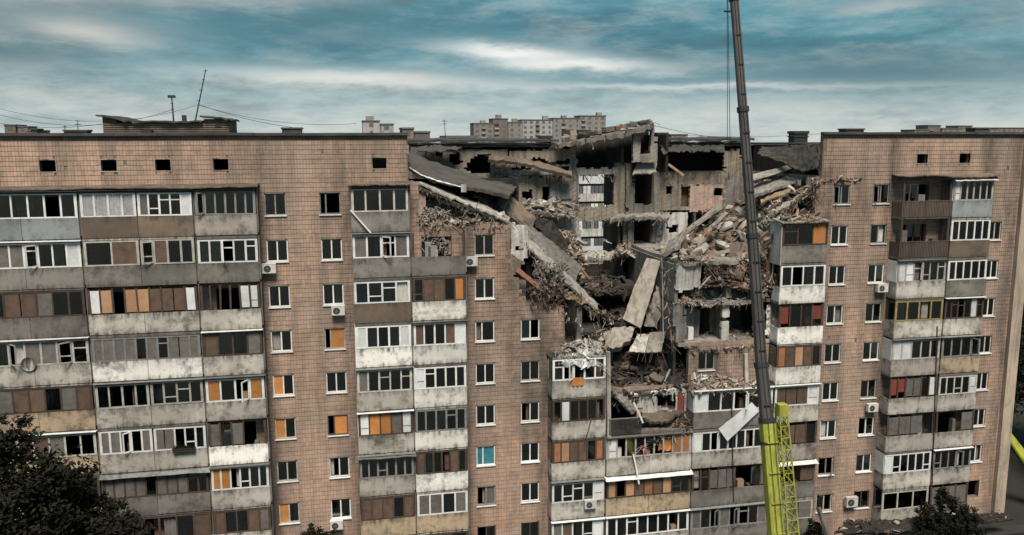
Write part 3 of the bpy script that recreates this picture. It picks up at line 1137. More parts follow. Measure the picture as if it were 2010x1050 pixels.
ubox('room_side_wall', 'soot', 12.0, 12.2, 6.2, YR - .02, 20.7, 26.2, BLD)  # shade of the room put into this wall's colour
# rear roof, left of the gap and right of it
for u0, u1, z in ((4.0, 16.0, 28.86), (24.4, 31.84, 28.9)):
    F = [Vector((u0 + (u1 - u0) * t / 6, YR - .5, z + R.uniform(-.04, .04))) for t in range(7)]
    B_ = [Vector((u0 + (u1 - u0) * t / 6, RW + .5, z + .12)) for t in range(7)]
    ro = gridslab('rear_roof', F, B_, 'roofing', BLD, 16, 3, .18, .03)
    F = [Vector((u0 + .1 + (u1 - u0 - .6) * t / 6, YR - .35, z - .24 + R.uniform(-.03, .03))) for t in range(7)]
    B_ = [p + Vector((0, .5, 0)) for p in F]
    gridslab('eaves_slab', F, B_, 'slab_pale', ro, 14, 1, .09, .02)
    F = [p + Vector((0, .12, -.10)) for p in F]
    B_ = [p + Vector((0, .5, 0)) for p in F]
    gridslab('eaves_board', F, B_, 'roofing', ro, 14, 1, .22, .02)
BW = lambda poly, mat, holes=(), Y=YR, **k: brokenwall('broken_wall', poly, Y, mat, BLD, holes, **k)
# attic wall of the left part, shell holes in it
BW([(800, 290), (1000, 294), (1004, 352), (800, 352)], 'plaster_beige',
   [[(855, 298), (865, 298), (866, 308), (856, 308)], [(884, 301), (900, 300), (902, 314), (893, 322), (885, 318)], [(897, 314), (908, 316), (906, 322), (898, 322)],
    [(911, 330), (922, 316), (935, 305), (950, 302), (963, 304), (964, 345), (930, 345)]])
BW([(1000, 296), (1126, 292), (1126, 312), (1082, 318), (1060, 308), (1030, 314), (1000, 308)], 'plaster_beige', cw=.2, ch=.12)
BW([(966, 318), (1000, 320), (1035, 328), (1120, 322), (1122, 345), (1060, 342), (1000, 346), (966, 346)], 'plaster_white',
   [[(975, 327), (1040, 331), (1040, 334), (975, 331)], [(1010, 320), (1015, 320), (1015, 332), (1010, 332)], [(1022, 322), (1030, 322), (1030, 330), (1022, 330)],
    [(1068, 325), (1088, 325), (1086, 338), (1066, 336)], [(1100, 328), (1118, 326), (1118, 336), (1100, 338)]], cw=.2, ch=.12, jit=.05)
# left rear rooms, top floor then the one below
BW([(985, 346), (1128, 346), (1130, 412), (1085, 412), (1080, 404), (1020, 400), (985, 404)], 'plaster_beige',
   [[(1062, 366), (1079, 366), (1079, 408), (1062, 408)], [(1024, 376), (1044, 372), (1046, 392), (1030, 394)]])
BW([(1080, 362), (1122, 362), (1122, 390), (1082, 390)], 'plaster_grey', Y=YR - .12, th=.1)
BW([(1040, 424), (1136, 424), (1140, 492), (1050, 492)], 'plaster_white', [[(1050, 430), (1072, 430), (1080, 470), (1052, 470)]])
BW([(1122, 300), (1131, 300), (1133, 490), (1122, 490)], 'plaster_grey')
BW([(1120, 255), (1130, 252), (1131, 332), (1120, 332)], 'plaster_beige')
# the hole through to the houses behind, its ledges
BW([(1128, 408), (1215, 402), (1216, 432), (1128, 434)], 'plaster_beige', cw=.2, ch=.12, jit=.06)
BW([(1126, 329), (1212, 331), (1212, 345), (1200, 342), (1128, 344)], 'plaster_white', cw=.2, ch=.12)
BW([(1206, 320), (1240, 322), (1242, 492), (1222, 494), (1222, 440), (1206, 420)], 'plaster_beige')
BW([(1230, 322), (1244, 318), (1244, 480), (1232, 492)], 'plaster_grey', Y=YR - .3)
# stair shafts and party walls right of the hole
BW([(1284, 340), (1300, 342), (1300, 490), (1284, 488)], 'plaster_grey')
BW([(1240, 400), (1300, 402), (1300, 418), (1240, 418)], 'plaster_grey', cw=.2, ch=.12)
BW([(1284, 338), (1450, 338), (1450, 364), (1284, 362)], 'plaster_beige')
BW([(1296, 362), (1336, 362), (1336, 412), (1296, 412)], 'plaster_beige', [[(1310, 366), (1322, 366), (1322, 380), (1310, 380)]], Y=YR - .05)
BW([(1355, 362), (1425, 362), (1422, 410), (1355, 416)], 'plaster_pink', [[(1400, 368), (1418, 368), (1418, 386), (1402, 386)]])
BW([(1335, 362), (1357, 362), (1357, 412), (1335, 412)], 'wood_brown', Y=YR + .6, th=.08)
BW([(1290, 418), (1350, 420), (1340, 500), (1288, 500)], 'plaster_white', [[(1310, 445), (1330, 440), (1330, 455), (1312, 460)]])
BW([(1422, 296), (1454, 292), (1456, 350), (1424, 342)], 'plaster_beige')
BW([(1420, 345), (1475, 345), (1475, 440), (1420, 430)], 'plaster_grey')
# lower rear rooms in the middle: dark, floors sagging
BW([(1136, 496), (1146, 496), (1148, 640), (1130, 640)], 'plaster_grey')
BW([(1212, 500), (1300, 500), (1300, 600), (1225, 590)], 'plaster_grey', [[(1225, 512), (1252, 512), (1250, 560), (1228, 555)]])
BW([(1140, 560), (1230, 556), (1230, 585), (1140, 585)], 'brick_red', cw=.2, ch=.12, jit=.06)
ubox('dark_back_wall', 'soot', 13.5, 21.7, 12.0, 12.2, 1.3, 18.4, BLD)  # black colour stands in for the rear rooms' shade
for n in (5, 6, 7):
    gridslab('sagging_floor', [Vector((14.0 + t * 1.5, 6.2, fz(n) - .1 - .25 * math.sin(t))) for t in range(6)], [Vector((14.0 + t * 1.5, 10.2, fz(n))) for t in range(6)], 'rubble_dark', BLD, 10, 4, .22, .05, edge=.2)
# cross wall at the right edge of the gap, its inner face towards us
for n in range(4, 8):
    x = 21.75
    ubox('party_wall', 'soot' if n < 6 else 'plaster_grey', x, x + .2, .4, YR, fz(n) + .01, fz(n + 1) - .25, BLD)  # lower storeys coloured black to sink into the shaded pit
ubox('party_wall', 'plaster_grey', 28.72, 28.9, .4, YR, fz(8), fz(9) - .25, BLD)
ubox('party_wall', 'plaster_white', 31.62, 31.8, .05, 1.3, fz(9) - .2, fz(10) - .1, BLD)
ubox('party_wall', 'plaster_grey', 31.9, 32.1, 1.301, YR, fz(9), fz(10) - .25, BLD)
ubox('party_wall', 'soot', 32.0, 32.2, 2.5, YR, fz(10), 28.4, BLD)  # attic part painted dark for the shaded void
ubox('balcony_end_wall', 'plaster_white', 28.5, 28.58, BY - .1, .35, fz(8) - .25, fz(9) - .2, BLD)
# exposed rooms of the right side, floors 6 and 7
for n, x0, x1 in ((8, 21.9, 26.0), (7, 21.9, 28.6), (6, 21.9, 28.6), (5, 22.7, 28.6)):
    F = [Vector((x0 + (x1 - x0) * t / 5, .05 + R.uniform(-.2, .25), fz(n) + R.uniform(-.08, .05))) for t in range(6)]
    B_ = [Vector((x0 + (x1 - x0) * t / 5, YR, fz(n))) for t in range(6)]
    gridslab('exposed_floor', F, B_, 'slab_grey', BLD, 14, 4, .25, .02, edge=.05)
for n in (6, 7):
    ubox('room_wall', 'plaster_grey', 22.0, 28.6, 4.2, 4.4, fz(n) + .02, fz(n + 1) - .27, BLD)
    ubox('room_wall', 'plaster_beige', 25.4, 25.6, .5, 4.19, fz(n) + .02, fz(n + 1) - .27, BLD)
BW([(1328, 514), (1376, 512), (1374, 560), (1362, 566), (1330, 574)], 'plaster_white', Y=.25)
BW([(1322, 596), (1344, 596), (1346, 668), (1326, 672)], 'plaster_grey', Y=.1)
BW([(1344, 604), (1372, 604), (1372, 664), (1344, 664)], 'plaster_grey', Y=1.4)
BW([(1395, 606), (1420, 606), (1420, 664), (1397, 664)], 'plaster_grey', Y=1.8)
BW([(1418, 600), (1430, 600), (1430, 668), (1418, 668)], 'plaster_white', [[(1416, 622), (1432, 622), (1430, 632), (1418, 632)]], Y=.2)
ubox('cupboard', 'panel_white', at(1351, 664, .8).x, at(1361, 664, .8).x, .8, 1.2, fz(6) + .03, fz(6) + .9, BLD)
BW([(1428, 520), (1435, 520), (1435, 585), (1428, 585)], 'plaster_beige', Y=.2)
# broken skirt of the surviving tile wall on floor 5, right
# stub of wall at the top of the left wing, beside the gap
BW([(806, 357), (828, 362), (836, 400), (826, 440), (806, 440)], 'plaster_pink', Y=.4)
BW([(808, 395), (822, 392), (824, 418), (808, 420)], 'plaster_white', Y=.25, th=.1)
BW([(805, 440), (842, 450), (850, 500), (806, 505)], 'plaster_grey', Y=.5)
BW([(880, 455), (905, 455), (908, 498), (880, 498)], 'plaster_pink', Y=.3)
BW([(900, 440), (1002, 436), (1003, 452), (900, 456)], 'plaster_beige', Y=.03, th=.3, cw=.18, ch=.1, jit=.05)
BW([(1003, 438), (1036, 445), (1035, 505), (1025, 512), (1005, 500)], 'plaster_white', [[(1012, 486), (1020, 480), (1028, 492), (1018, 498)]], Y=.6)
BW([(1000, 500), (1030, 512), (1020, 540), (1002, 545)], 'plaster_beige', Y=.4)
BW([(1045, 590), (1108, 612), (1108, 690), (1050, 690)], 'grout', [[(1018, 624), (1060, 624), (1060, 670), (1018, 670)]], Y=.04)
# gutted rooms around the burnt balconies
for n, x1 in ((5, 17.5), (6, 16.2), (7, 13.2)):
    ubox('shade_wall', 'soot', 12.2, x1, 3.6, 3.8, fz(n) + .02, fz(n + 1) - .25, BLD)  # dark walls added to paint the rooms behind in shade
ubox('shade_wall', 'soot', 17.9, 22.0, 6.0, 6.2, fz(4), fz(6) - .6, BLD)  # same painted shade behind the pit
BW([(1226, 774), (1346, 764), (1347, 806), (1296, 806), (1276, 816), (1252, 800), (1226, 806)], 'plaster_white',
   [[(1240, 780), (1258, 780), (1258, 790), (1244, 792)], [(1294, 776), (1326, 772), (1326, 803), (1294, 803)]], Y=-.12, th=.08)
ubox('door_leaf', 'cloth_red', at(1330, 800, -.2).x, at(1343, 800, -.2).x, -.22, -.16, fz(4) + .3, fz(4) + 2.2, BLD)
s4 = MB()
s4.box(16.62, 22.6, BY + .02, -.031, fz(4) - .15, fz(4))
b4 = s4.build('balcony', 'slab_grey', BLD)
ubox('parapet', 'soot', 16.75, 19.0, BY - .03, BY + .03, fz(4) - .1, fz(4) + .98, b4)
ubox('rail', 'frame_grey', 16.7, 19.4, BY - .04, BY + .04, fz(4) + .985, fz(4) + 1.04, b4)
ubox('post', 'concrete', 14.9, 15.25, .4, .75, fz(6), fz(7), BLD)
# broken balcony doors on the gutted balconies
window(6.2, 8, 'cd', 'pvc', 1.1, z0=fz(8) + .4, y=.3)

# ------------------------------------------------------------------ fallen slabs and sheets, each a thing of its own
o = gridslab('roof_sheet', [(802, 326, 1.0), (825, 340, 1.0), (860, 353, 1.0), (905, 364, 1.0), (955, 374, 1.2), (1000, 384, 1.6)],
             [(803, 297, 7.5), (850, 317, 7.5), (905, 336, 7.5), (950, 348, 7.5), (985, 354, 7.0), (1015, 366, 6.0)], 'sagging_roofing', None, 30, 10, .22, .02, .06, 1.2)
tag(o, 'wide dark roof sheet sagging from the left wing into the gap', 'roof sheet')
gridslab('edge_trim', [(803, 329, .9), (825, 343.5, .9), (860, 356, .9), (905, 367, .9)], [(803, 327, .95), (825, 341, .95), (860, 354, .95), (905, 365, .95)], 'pvc', o, 26, 1, .04, .01, edge=.02)
ubox('hanging_block', 'plaster_white', at(905, 370, .9).x, at(915, 370, .9).x, .8, 1.0, at(905, 377, .9).z, at(905, 362, .9).z, o)


def fslab(label, front, back, mat, th=.26, nu=12, nv=4, name='fallen_slab', cat='concrete slab', jit=.025, amp=.03, edge=.07, rods=8, nrm=None, group=None):
    o = gridslab(name, front, back, mat, None, nu, nv, th, jit, amp, 1.0, edge, nrm)
    tag(o, label, cat, group or ('fallen slabs in the gap' if name == 'fallen_slab' else None))
    if rods:
        vs = o.data.vertices
        nb = len(vs) // 2
        c = sum((v.co for v in vs), Vector()) / len(vs)
        for k in range(rods):
            v = vs[R.choice([0, nu, nv * (nu + 1), nb - 1, R.randrange(nu), nb - 1 - R.randrange(nu)])].co
            d = (v - c).normalized()
            r = MB()
            p, pts = v - d * .2, []
            for q in range(5):
                pts.append(p.copy())
                p = p + d * R.uniform(.12, .25) + Vector((R.uniform(-.06, .06), R.uniform(-.06, .06), -.05 * q))
            r.path(pts, .016, 4)
            r.build('rebar', 'rebar', o)
    return o


o = fslab('long ceiling slab tilted down to the right above the broken brick stub', [(818, 358, .2), (880, 385, .2), (940, 408, .2), (998, 434, .2)],
          [(838, 357, 2), (895, 381, 2), (950, 402, 2), (1002, 425, 2)], 'slab_pale', .10, 24, 4, amp=.03)
gridslab('screed_layer', [(820, 364, .12), (880, 391, .12), (940, 414, .12), (996, 440, .12)], [(835, 362, 2), (890, 386, 2), (945, 408, 2), (998, 432, 2)], 'rubble_dark', o, 24, 3, .12, .03, edge=.06)
gridslab('under_layer', [(824, 370, .3), (880, 396, .3), (940, 419, .3), (990, 443, .3)], [(838, 368, 2), (893, 392, 2), (948, 414, 2), (992, 438, 2)], 'slab_grey', o, 24, 3, .2, .04, edge=.08)
fslab('grey slab behind the sagging roof sheet leaning on the rear wall', [(930, 380, 4), (985, 415, 4)], [(925, 362, 6.5), (985, 366, 6.5)], 'slab_grey', .2, rods=1)
fslab('dark upper floor slab sliding down under the sagging roof sheet', [(976, 400, 3.4), (1040, 460, 3.0)], [(986, 368, 5.6), (1052, 428, 5.2)], 'concrete_brown', .3, 14, 4, amp=.03, edge=.04)
fslab('big pale floor slab sliding down to the right across the gap', [(1030, 462, 2.4), (1128, 556, 1.8)], [(1040, 440, 3.6), (1143, 522, 3.2)], 'slab_grey', .5, 18, 5, amp=.03, edge=.05,
      nrm=Vector((.25, -.35, .9)).normalized())
fslab('torn black roofing felt lying on the sliding floor slab', [(1045, 436, 4.8), (1078, 470, 4.6), (1112, 496, 4.4)], [(1052, 424, 6), (1085, 436, 6), (1120, 476, 6)],
      'soot', .3, 12, 4, 'roofing_felt', 'roofing felt', .06, .2, .12, 0)
fslab('long thin slab edge crossing the gap below the big sliding slab', [(1026, 474, .7), (1080, 528, .6), (1130, 572, .4), (1172, 608, .2)],
      [(1034, 464, 1.6), (1088, 514, 1.5), (1138, 560, 1.3), (1176, 598, 1.0)], 'slab_pale', .12, 20, 3, amp=.03)
fslab('dark slab lip under the long thin slab edge', [(1050, 520, .5), (1100, 570, .4), (1168, 616, .1)], [(1055, 505, 1.8), (1105, 550, 1.8), (1170, 604, 1.6)], 'concrete_brown', .18, 14, 3, amp=.06)
fslab('splintered orange timber at the tip of the long thin slab', [(1096, 578, .1), (1150, 598, .0)], [(1104, 566, .5), (1158, 590, .4)], 'timber', .08, 14, 2, 'timber_panel', 'timber', .03, .06, .12, 0)
fslab('thin rust red beam sticking out over the left brick wall', [(1012, 532, -.1), (1062, 572, -.25)], [(1016, 524, .2), (1068, 564, .0)], 'brick_red', .1, 10, 1, 'steel_beam', 'beam', .01, 0, .02, 0)
fslab('tall pale wall panel leaning upright in the middle of the gap', [(1222, 626, 2.0), (1244, 565, 2.6), (1270, 505, 3.2)], [(1258, 644, 1.6), (1278, 580, 2.2), (1297, 512, 2.8)],
      'slab_wall', .4, 14, 5, 'wall_panel', 'wall panel', .015, .015, .03, 3, Vector((-.25, -.85, .35)).normalized())
fslab('brown grey panel wedged behind the tall leaning wall panel', [(1262, 640, 2.6), (1290, 560, 3.4)], [(1290, 645, 2.4), (1306, 575, 3.2)], 'slab_grey', .3, 10, 4,
      'wall_panel', 'wall panel', .03, .05, .1, 2, Vector((-.25, -.85, .35)).normalized())
fslab('blunt pale slab end poking out left below the leaning panel', [(1188, 684, .9), (1214, 682, .6), (1240, 664, .8)], [(1186, 652, 1.8), (1212, 640, 1.6), (1244, 642, 1.8)], 'slab_wall', .5, 10, 4,
      amp=.05, nrm=Vector((-.1, -.6, .75)).normalized())
fslab('folded white slab piece standing at the foot of the leaning panel', [(1234, 690, .5), (1266, 692, .5)], [(1252, 655, 1.6), (1274, 656, 1.6)], 'slab_pale', .2, 8, 4, edge=.03, amp=.01, nrm=Vector((-.2, -.75, .5)).normalized())
fslab('beige slab piece right beside the folded white slab', [(1268, 692, .5), (1298, 690, .5)], [(1276, 652, 1.6), (1306, 650, 1.6)], 'slab_wall', .2, 8, 4, edge=.03, amp=.01, nrm=Vector((.1, -.8, .5)).normalized())
fslab('dusty slab tilted against the torn right party wall', [(1262, 610, 4), (1290, 600, 4)], [(1270, 560, 6), (1298, 556, 6)], 'concrete_brown', .25, 8, 4)
o = fslab('heaved roof slab tilted up to the right over the dark attic', [(1088, 284, 8.6), (1130, 276, 8.4), (1190, 266, 8.2), (1245, 255, 8.0), (1284, 243, 8.0)],
          [(1090, 281, 13), (1130, 272, 13), (1190, 262, 13), (1245, 250, 13), (1280, 236, 13)], 'slab_grey', .3, 24, 5, 'roof_slab', 'roof slab', .04, .08, .1, 3)
for k in range(26):
    t = R.random()
    p = at(1095 + t * 180, 279 - t * 38 - R.uniform(0, 3), R.uniform(8.6, 11))
    s_ = R.uniform(.12, .5)
    ubox('loose_piece', R.choice(['slab_grey', 'rubble_brown', 'roofing', 'brick_red']), p.x - s_, p.x + s_, p.y - .2, p.y + .2, p.z - .06, p.z + R.uniform(.08, .28), o,
         (R.uniform(-.3, .3), R.uniform(-.3, .2), R.uniform(-1, 1)))
o = brokenwall('attic_wall', [(1244, 258), (1286, 244), (1290, 318), (1246, 318)], 8.6, 'slab_grey', None, [[(1258, 262), (1276, 256), (1278, 300), (1258, 300)]], th=.4)
tag(o, 'broken grey attic wall holding up the heaved roof slab', 'broken wall')
fslab('pale ceiling panel hanging over the dark stair shaft', [(1242, 342, 8.8), (1288, 338, 8.8)], [(1250, 320, 9.4), (1288, 316, 9.4)], 'slab_pale', .12, 8, 3, 'ceiling_panel', 'ceiling panel', rods=1,
      nrm=Vector((0, -.8, .6)))
fslab('dark broken beam slanting across the rear attic wall', [(960, 312, 8.8), (1040, 322, 8.8), (1122, 346, 8.6)], [(962, 303, 9.6), (1040, 312, 9.6), (1122, 336, 9.4)], 'concrete_brown', .25, 18, 2, amp=.05)
fslab('ragged ledge of floor slab in front of the rear rooms', [(1000, 412, 8.6), (1060, 418, 8.4), (1128, 424, 8.8)], [(1000, 402, 9.9), (1060, 406, 9.9), (1128, 408, 9.9)], 'slab_grey', .25, 18, 3, amp=.08, edge=.15)
fslab('sagging ledge below the houses seen through the hole', [(1130, 502, 8.6), (1180, 506, 8.4), (1232, 500, 8.8)], [(1130, 492, 9.9), (1180, 494, 9.9), (1234, 490, 9.9)], 'slab_pale', .22, 14, 3, amp=.06, edge=.1)
fslab('debris strewn ledge between the two dark shafts', [(1200, 432, 8.9), (1250, 424, 8.8), (1310, 428, 8.9)], [(1200, 424, 9.9), (1250, 416, 9.9), (1310, 418, 9.9)], 'slab_grey', .25, 14, 3, amp=.1, edge=.15)
fslab('pale lintel beam slanting beside the crane boom under the roof', [(1472, 356, 4), (1520, 342, 4), (1570, 326, 4)], [(1474, 343, 4.6), (1520, 331, 4.6), (1566, 319, 4.6)], 'slab_pale', .2, 14, 2, 'lintel_beam', 'beam',
      .01, 0, .02, 1, Vector((0, -.9, .4)))
fslab('dark torn roof plate sagging against the right wing', [(1486, 302, 7.2), (1535, 318, 3.8), (1572, 336, 1.6), (1602, 330, .2)], [(1496, 288, 7.4), (1540, 286, 4.2), (1578, 284, 1.9), (1608, 281, .3)], 'sagging_roofing', .16, 26, 8, 'roof_plate', 'roof plate', rods=3, amp=.06, edge=.06)
fslab('flapping strip of roofing felt along the right rear roof edge', [(1300, 300, 8.6), (1360, 297, 8.6), (1420, 296, 8.8)], [(1296, 286, 9.6), (1360, 284, 9.6), (1424, 284, 9.6)], 'roofing', .05, 26, 3, 'roofing_felt', 'roofing felt', .03, .1, .12, 0)
fslab('torn roofing strip hanging off the left rear roof edge', [(808, 300, 8.6), (850, 297, 8.6), (900, 294, 8.8)], [(806, 288, 9.6), (850, 286, 9.6), (905, 286, 9.6)], 'roofing', .05, 22, 3, 'roofing_felt', 'roofing felt', .03, .08, .1, 0)
fslab('pinkish beam propped diagonally below the right wing stub', [(1522, 418, .2), (1560, 396, .2), (1592, 374, .2)], [(1526, 406, .6), (1562, 385, .6), (1594, 364, .6)], 'slab_pale', .18, 12, 2, 'lintel_beam', 'beam', rods=2)
fslab('thin plank like beam above the pinkish propped beam', [(1492, 398, 1.4), (1550, 376, 1.2)], [(1494, 391, 1.8), (1552, 369, 1.6)], 'timber', .12, 10, 1, 'timber_beam', 'beam', rods=0)
fslab('grey floor plate lying on the right rubble slope near its top', [(1470, 388, 3), (1530, 366, 2.6), (1580, 350, 2.2)], [(1470, 368, 5), (1530, 350, 4.6), (1580, 336, 4)], 'slab_grey', .2, 14, 4, amp=.08)
fslab('stubby rubble coated slab left end of the right slope', [(1300, 500, 2), (1330, 480, 2)], [(1315, 470, 5), (1345, 450, 5)], 'slab_grey', .25, 8, 4, amp=.08)
fslab('narrow slab lying up the right slope beside the pink room', [(1302, 488, 6), (1415, 404, 6)], [(1303, 481, 6.6), (1416, 396, 6.6)], 'slab_wall', .2, 14, 2, edge=.03, amp=.01)
fslab('second narrow slab parallel to it lower on the slope', [(1386, 452, 3.6), (1414, 424, 3.8)], [(1392, 444, 4.6), (1424, 416, 4.8)], 'slab_pale', .2, 8, 2)
o = fslab('white panel dangling askew over the lower right balconies', [(1411, 842, BY - .35), (1428, 866, BY - .45)], [(1476, 790, BY - .15), (1491, 806, BY - .25)], 'panel_white', .1, 4, 8, 'fallen_board', 'board',
          .006, 0, .012, 0, nrm=Vector((-.1, -.97, .2)).normalized())
o = fslab('crumpled grey balcony sheet collapsed onto the burnt balcony', [(1104, 716, -1.25), (1140, 720, -1.4), (1180, 722, -1.2)], [(1100, 692, -.6), (1138, 682, -.5), (1180, 686, -.6)], 'crumpled_metal', .06, 18, 6,
          'balcony_sheet', 'metal sheet', .05, .22, .15, 2)
fslab('sooty awning strip above the collapsed balcony sheet', [(1078, 700, -.3), (1120, 704, -.5)], [(1072, 686, .2), (1118, 690, .2)], 'soot', .12, 10, 2, 'awning_strip', 'awning', .04, .1, .1, 0)
fslab('white roof strip lying across the gutted dark balcony', [(1230, 775, -.2), (1348, 760, -.1)], [(1232, 768, .4), (1346, 754, .4)], 'pvc', .1, 12, 2, 'roof_strip', 'strip', .02, .04, .04, 0)
fslab('buckled brown floor plate over the gutted balcony rubble', [(1262, 822, -.9), (1300, 826, -1.0), (1340, 812, -.7)], [(1258, 800, .6), (1298, 794, .6), (1345, 790, .8)], 'concrete_brown', .2, 14, 5, amp=.2, edge=.15)
fslab('long dark strip slanting into the gutted balcony', [(1204, 772, -.6), (1244, 812, -.9)], [(1210, 762, -.2), (1252, 804, -.4)], 'slab_grey', .15, 10, 2, rods=1)
fslab('orange plywood sheet half buried in balcony rubble', [(1292, 884, -.95), (1346, 884, -.95)], [(1296, 852, -.75), (1346, 850, -.75)], 'plywood', .04, 10, 4, 'plywood_sheet', 'plywood', .02, .06, .06, 0, nrm=Vector((0, -1, .1)).normalized())
# poles, bars, rods
def pole(name, label, cat, pts, r, mat, n=6, square=False):
    b = MB()
    P = [at(*p) for p in pts]
    for a, c in zip(P[:-1], P[1:]):
        if square:
            b.bar(a, c, r * 2, r * 2)
        else:
            b.tube(a, c, r, r, n)
    return tag(b.build(name, mat), label, cat)


pole('concrete_post', 'slim bare concrete post standing between two gutted balconies', 'post', [(1193, 690, -1.0), (1194, 780, -1.0), (1195, 872, -1.0)], .13, 'slab_pale', square=True)
pole('wall_post', 'white post standing beside the tiled stub under the right ruin', 'post', [(1463, 694, -.2), (1466, 772, -.3)], .11, 'plaster_white', square=True)
pole('window_bar', 'white bar dangling from the lower middle balcony', 'bar', [(1243, 892, -1.25), (1248, 915, -1.3), (1254, 950, -1.35)], .05, 'pvc', square=True)
pole('window_bar', 'white bar poking up out of the gutted balcony rubble', 'bar', [(1244, 790, -1.1), (1253, 808, -1.15), (1262, 830, -1.2)], .06, 'pvc', square=True)
pole('window_bar', 'white bar hanging diagonally under the topmost middle balcony window', 'bar', [(688, 412, -1.2), (728, 457, -1.3)], .045, 'pvc', square=True)
pole('bent_pipe', 'rusty pipe bent down from the sooty balcony parapet', 'pipe', [(1160, 820, -1.2), (1155, 845, -1.22), (1149, 862, -1.2), (1147, 880, -1.2)], .03, 'rebar')
pole('thin_rod', 'thin upright rod at the edge of the right ruin', 'rod', [(1299, 505, .5), (1301, 585, .5), (1302, 672, .5)], .03, 'slab_pale')
pole('drain_pipe', 'dark downpipe running down the lower right balconies', 'pipe', [(1436, 770, BY - .1), (1438, 865, BY - .1), (1440, 985, BY - .1)], .035, 'dark_metal')
pole('drain_pipe', 'dark downpipe between the right wing balcony stacks', 'pipe', [(1840, 640, BY - .1), (1836, 770, BY - .1), (1832, 880, BY - .1), (1830, 950, BY - .1)], .035, 'dark_metal')
pole('fallen_plank', 'short pale plank caught under the dark attic opening', 'plank', [(1312, 322, 9), (1342, 344, 8.6)], .09, 'timber', square=True)
pole('yard_pole', 'grey concrete pole leaning near the foot of the right wing', 'pole', [(1606, 996, -3), (1628, 1060, -4)], .12, 'concrete', square=True)

# hanging insulation and torn rags at the left break
def rag(label, px0, px1, py0, py1, Y, mat, n=34, name='hanging_insulation', cat='insulation', drop=.5):
    """a snarl of curling shreds, more ball than fringe"""
    b = MB()
    for k in range(n):
        p = at(R.uniform(px0, px1), py0 + (py1 - py0) * R.random() ** 1.4 * .85, Y + R.uniform(-.3, .4))
        d = Vector((R.uniform(-1, 1), R.uniform(-1, 1), R.uniform(-1, .6)))
        w = R.uniform(.02, .10)
        for s in range(R.randint(1, 4)):
            d = (d + Vector((R.uniform(-.8, .8), R.uniform(-.8, .8), R.uniform(-.9, .6) - drop * .3))).normalized()
            q = p + d * R.uniform(.05, .2)
            b.bar(p, q, w * R.uniform(.5, 1.4), R.uniform(.02, .06), (R.random(), R.random(), R.random()))
            p = q
    return tag(b.build(name, mat), label, cat, kind='stuff')


rag('grey insulation hanging in shreds from the left broken ceiling', 828, 880, 410, 508, .2, 'insulation', 420)
rag('grey tangle of insulation and wire below the sliding slab', 1046, 1108, 512, 596, .1, 'insulation', 300, 'wire_tangle', 'debris tangle')
rag('dark tangle of rods hanging under the splintered timber', 1040, 1110, 560, 612, -.1, 'rebar', 200, 'rod_tangle', 'debris tangle')
rag('pale torn curtain shreds hanging right of the crane boom', 1494, 1528, 415, 470, .6, 'insulation', 26, 'torn_curtain', 'curtain')
p0, p1 = at(1122, 758, BY - .08), at(1146, 740, BY - .08)
tag(wavy('orange_cloth', p0.x, p1.x, BY - .1, p0.z, p1.z, 'plywood', None, 3, .05), 'orange cloth hung over the burnt upper balcony', 'cloth')

# ------------------------------------------------------------------ rubble
CHUNKS = {}


def chunk_meshes(mat):
    if mat in CHUNKS:
        return CHUNKS[mat]
    out = []
    for k in range(7):
        bm = bmesh.new()
        q = random.Random(k * 31 + len(mat))
        sx, sy, sz = q.uniform(.7, 1.3), q.uniform(.5, 1), q.uniform(.22, .6)
        for i in range(13):
            v = Vector((q.uniform(-1, 1), q.uniform(-1, 1), q.uniform(-1, 1)))
            m = max(abs(c) for c in v)
            v = v / m * q.uniform(.75, 1)
            bm.verts.new((v.x * sx * .5, v.y * sy * .5, v.z * sz * .5))
        r = bmesh.ops.convex_hull(bm, input=bm.verts)
        bmesh.ops.delete(bm, geom=[g for g in set(r['geom_interior'] + r['geom_unused']) if isinstance(g, bmesh.types.BMVert)], context='VERTS')
        me = bpy.data.meshes.new('chunk')
        bm.to_mesh(me)
        bm.free()
        me.materials.append(M[mat])
        out.append(me)
    CHUNKS[mat] = out
    return out


FRAGS = {}


def frag_meshes(mat):
    if mat in FRAGS:
        return FRAGS[mat]
    out = []
    for k in range(5):
        q = random.Random(k * 17 + len(mat) * 3)
        n = q.randint(5, 7)
        ang = sorted(q.uniform(0, 6.283) for _ in range(n))
        ring = [(math.cos(a) * q.uniform(.35, .6), math.sin(a) * q.uniform(.25, .45)) for a in ang]
        t = q.uniform(.04, .10)
        m = MB()
        m.v = [(x, y, -t) for x, y in ring] + [(x + q.uniform(-.04, .04), y + q.uniform(-.04, .04), t) for x, y in ring]
        m.f = [tuple(range(n))[::-1], tuple(range(n, 2 * n))] + [(i, (i + 1) % n, n + (i + 1) % n, n + i) for i in range(n)]
        me = bpy.data.meshes.new('fragment')
        me.from_pydata(m.v, [], m.f)
        me.materials.append(M[mat])
        out.append(me)
    FRAGS[mat] = out
    return out


